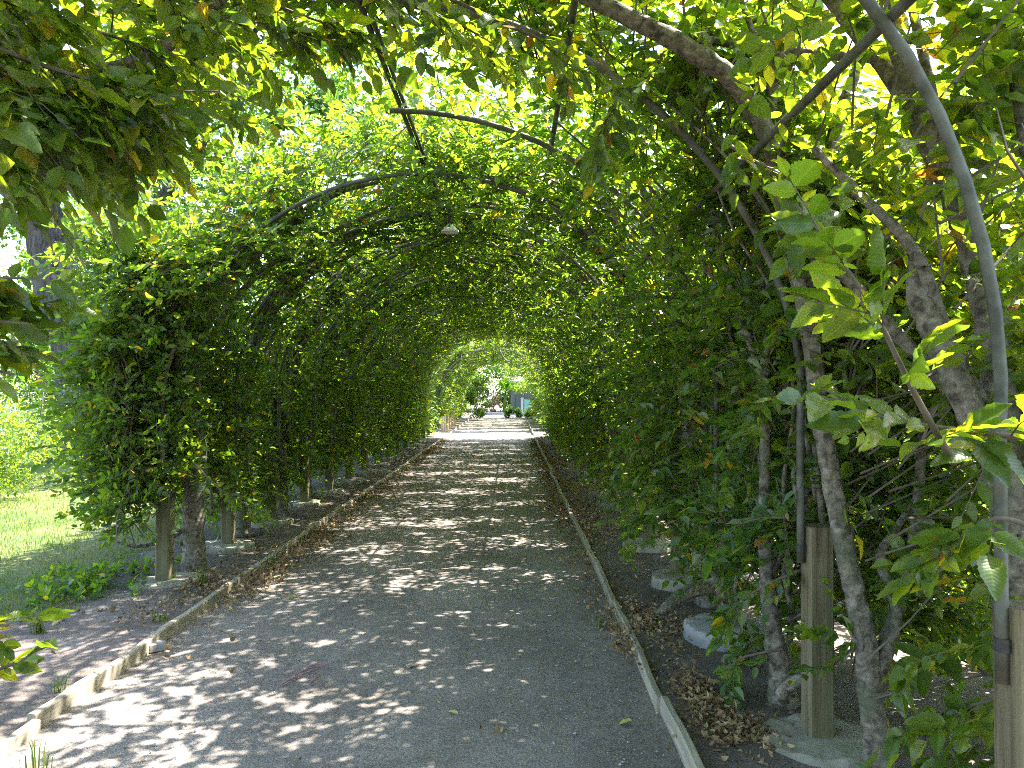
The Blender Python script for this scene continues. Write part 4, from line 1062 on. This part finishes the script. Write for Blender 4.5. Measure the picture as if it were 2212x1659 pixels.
for c, s, k in [((.98, 3.95), (.07, .22), 700), ((1.05, 3.62), (.10, .10), 420), ((.92, 5.3), (.09, .35), 420), ((1.22, 5.25), (.10, .1), 140), ((.70, 5.0), (.05, .25), 170), ((-2.1, 6.5), (.07, .5), 420), ((-2.5, 6.3), (.12, .3), 260), ((-2.1, 8.3), (.10, .8), 420), ((-3.1, 5.5), (.25, .15), 70), ((-2.55, 5.6), (.1, .2), 90)]:
    lit.append(litter('a', pile(c, s, k), .03, .055, .06))
lit.append(litter('a', scatter(300, -4, 2.2, 2.5, 20, lambda x, y: .5 + 0 * x), .03, .045, .012))
tag(link('leaf_litter', leaf_mesh('leaf_litter', cat(*lit), 'curl', M['litter'], .5)), kind='stuff')
# loose gravel
gp = scatter(7000, LB, 2.0, 2.2, 9, lambda x, y: np.clip(3.2 / y, 0, 1) ** 1.5)
k = len(gp); rr = R.gamma(2., .0016, k).clip(.0015, .012)
octa = np.array([(1, 0, 0), (-1, 0, 0), (0, 1, 0), (0, -1, 0), (0, 0, .7), (0, 0, -.7)], float)
ft = np.array([(0, 2, 4), (2, 1, 4), (1, 3, 4), (3, 0, 4), (2, 0, 5), (1, 2, 5), (3, 1, 5), (0, 3, 5)])
zz = np.where((gp[:, 0] > RB), .036, .012)
Vg = (np.c_[gp, zz][:, None] + octa[None] * rr[:, None, None] * R.uniform(.6, 1.3, (k, 6, 1))).reshape(-1, 3)
tag(link('loose_gravel', mesh('loose_gravel', Vg, [(ft[None] + np.arange(k)[:, None, None] * 6).reshape(-1, 3)], M['stone'])), kind='stuff')

# single fresh leaves and stalks lying on the path
def ground_pt(x, y, z=.016):
    s = 1024 / 2212; Y = F * (CAM_H - z) / (y * s - 390)
    return np.array([(x * s - 512) / F * Y, Y, z])
FL = 'fresh leaves fallen on the ground'
for x, y, lab, key in [(884, 1444, 'yellow-green leaf lying alone on the middle of the path', 'leaf_y'), (1425, 1476, 'large pale leaf on the litter just outside the edging board', 'leaf_y'),
                  (1365, 1556, 'pale green leaf on the gravel beside the near edging board', 'leaf_y'), (990, 1542, 'small yellow leaf on the near gravel, middle of the path', 'leaf_y'),
                  (838, 1390, 'brown curled leaf on the gravel beyond the yellow-green one', 'litter'), (1245, 1275, 'green leaf on gravel beside the edging near the litter', 'leaf_y'),
                  (640, 1290, 'yellow leaf on the litter below the lawn side edging', 'leaf_y'), (1080, 1570, 'brown leaf on the near gravel', 'litter')]:
    g0 = ground_pt(x, y, .018); me = mesh('leaf', LT['hi'][0] * np.array([.55, 1, 1.0 if key == 'leaf_y' else 1.8]), [LT['hi'][1], LT['hi'][2]], M['fresh' if key == 'leaf_y' else 'litter'], uv=LT['hi'][0][:, :2])
    o = link('fallen_leaf', me); o.location = tuple(g0 + np.array([0, 0, .006])); sc_ = .075
    o.scale = (sc_, sc_, sc_ * 1.2); o.rotation_euler = (R.uniform(-.15, .15), R.uniform(-.15, .15), R.uniform(0, 6.28))
    tag(o, lab, 'leaf', FL)
for i, (a, b, lab) in enumerate([((608, 1482), (680, 1452), 'longest pinkish stalk on the gravel, lower one of the scattered bunch'), ((650, 1455), (700, 1443), 'pinkish stalk topping the scattered bunch on the gravel'),
                            ((665, 1445), (705, 1440), 'short thin pinkish stalk uppermost in the bunch'), ((630, 1470), (648, 1460), 'stubby pinkish stalk left of the bunch'), ((672, 1478), (690, 1466), 'small pinkish stalk at the right of the bunch')]):
    pa, pb = ground_pt(*a, .012), ground_pt(*b, .014); mb = MB(); md = (pa + pb) / 2 + np.array([0, .015, .006])
    tube(mb, smooth_path([pa + [0, 0, .014], md + [0, 0, .014], pb + [0, 0, .014]], 3), [.0055, .0035], 6); tag(mb.build('stalk', M['pinktwig'], None, True), lab, 'stalk', 'pinkish stalks on the path')
for x, y, r_, lab in [(1050, 1470, .0, ''), (330, 1395, .09, 'flat grey stone sunk in the bare soil beside the lawn side edging'), (345, 1372, .07, 'smaller flat stone at the lawn edge by the grass tuft'), (1440, 1365, .0, '')]:
    if r_:
        mb = MB(); c = ground_pt(x, y, .03); m2 = 9; th = np.linspace(0, 2 * np.pi, m2, endpoint=False); rr = r_ * R.uniform(.75, 1.15, m2)
        V = np.concatenate([np.c_[rr * np.cos(th), rr * .7 * np.sin(th), np.full(m2, -.02)], np.c_[rr * .9 * np.cos(th), rr * .63 * np.sin(th), np.full(m2, .022)], [[0, 0, .027]]])
        j = np.arange(m2); j2 = (j + 1) % m2
        mb.add(V, np.stack([m2 + j, m2 + j2, np.full(m2, 2 * m2)], -1), np.stack([j, j2, m2 + j2, m2 + j], -1)); o = mb.build('flat_stone', M['slate']); o.location = tuple(c); tag(o, lab, 'stone', 'flat stones')
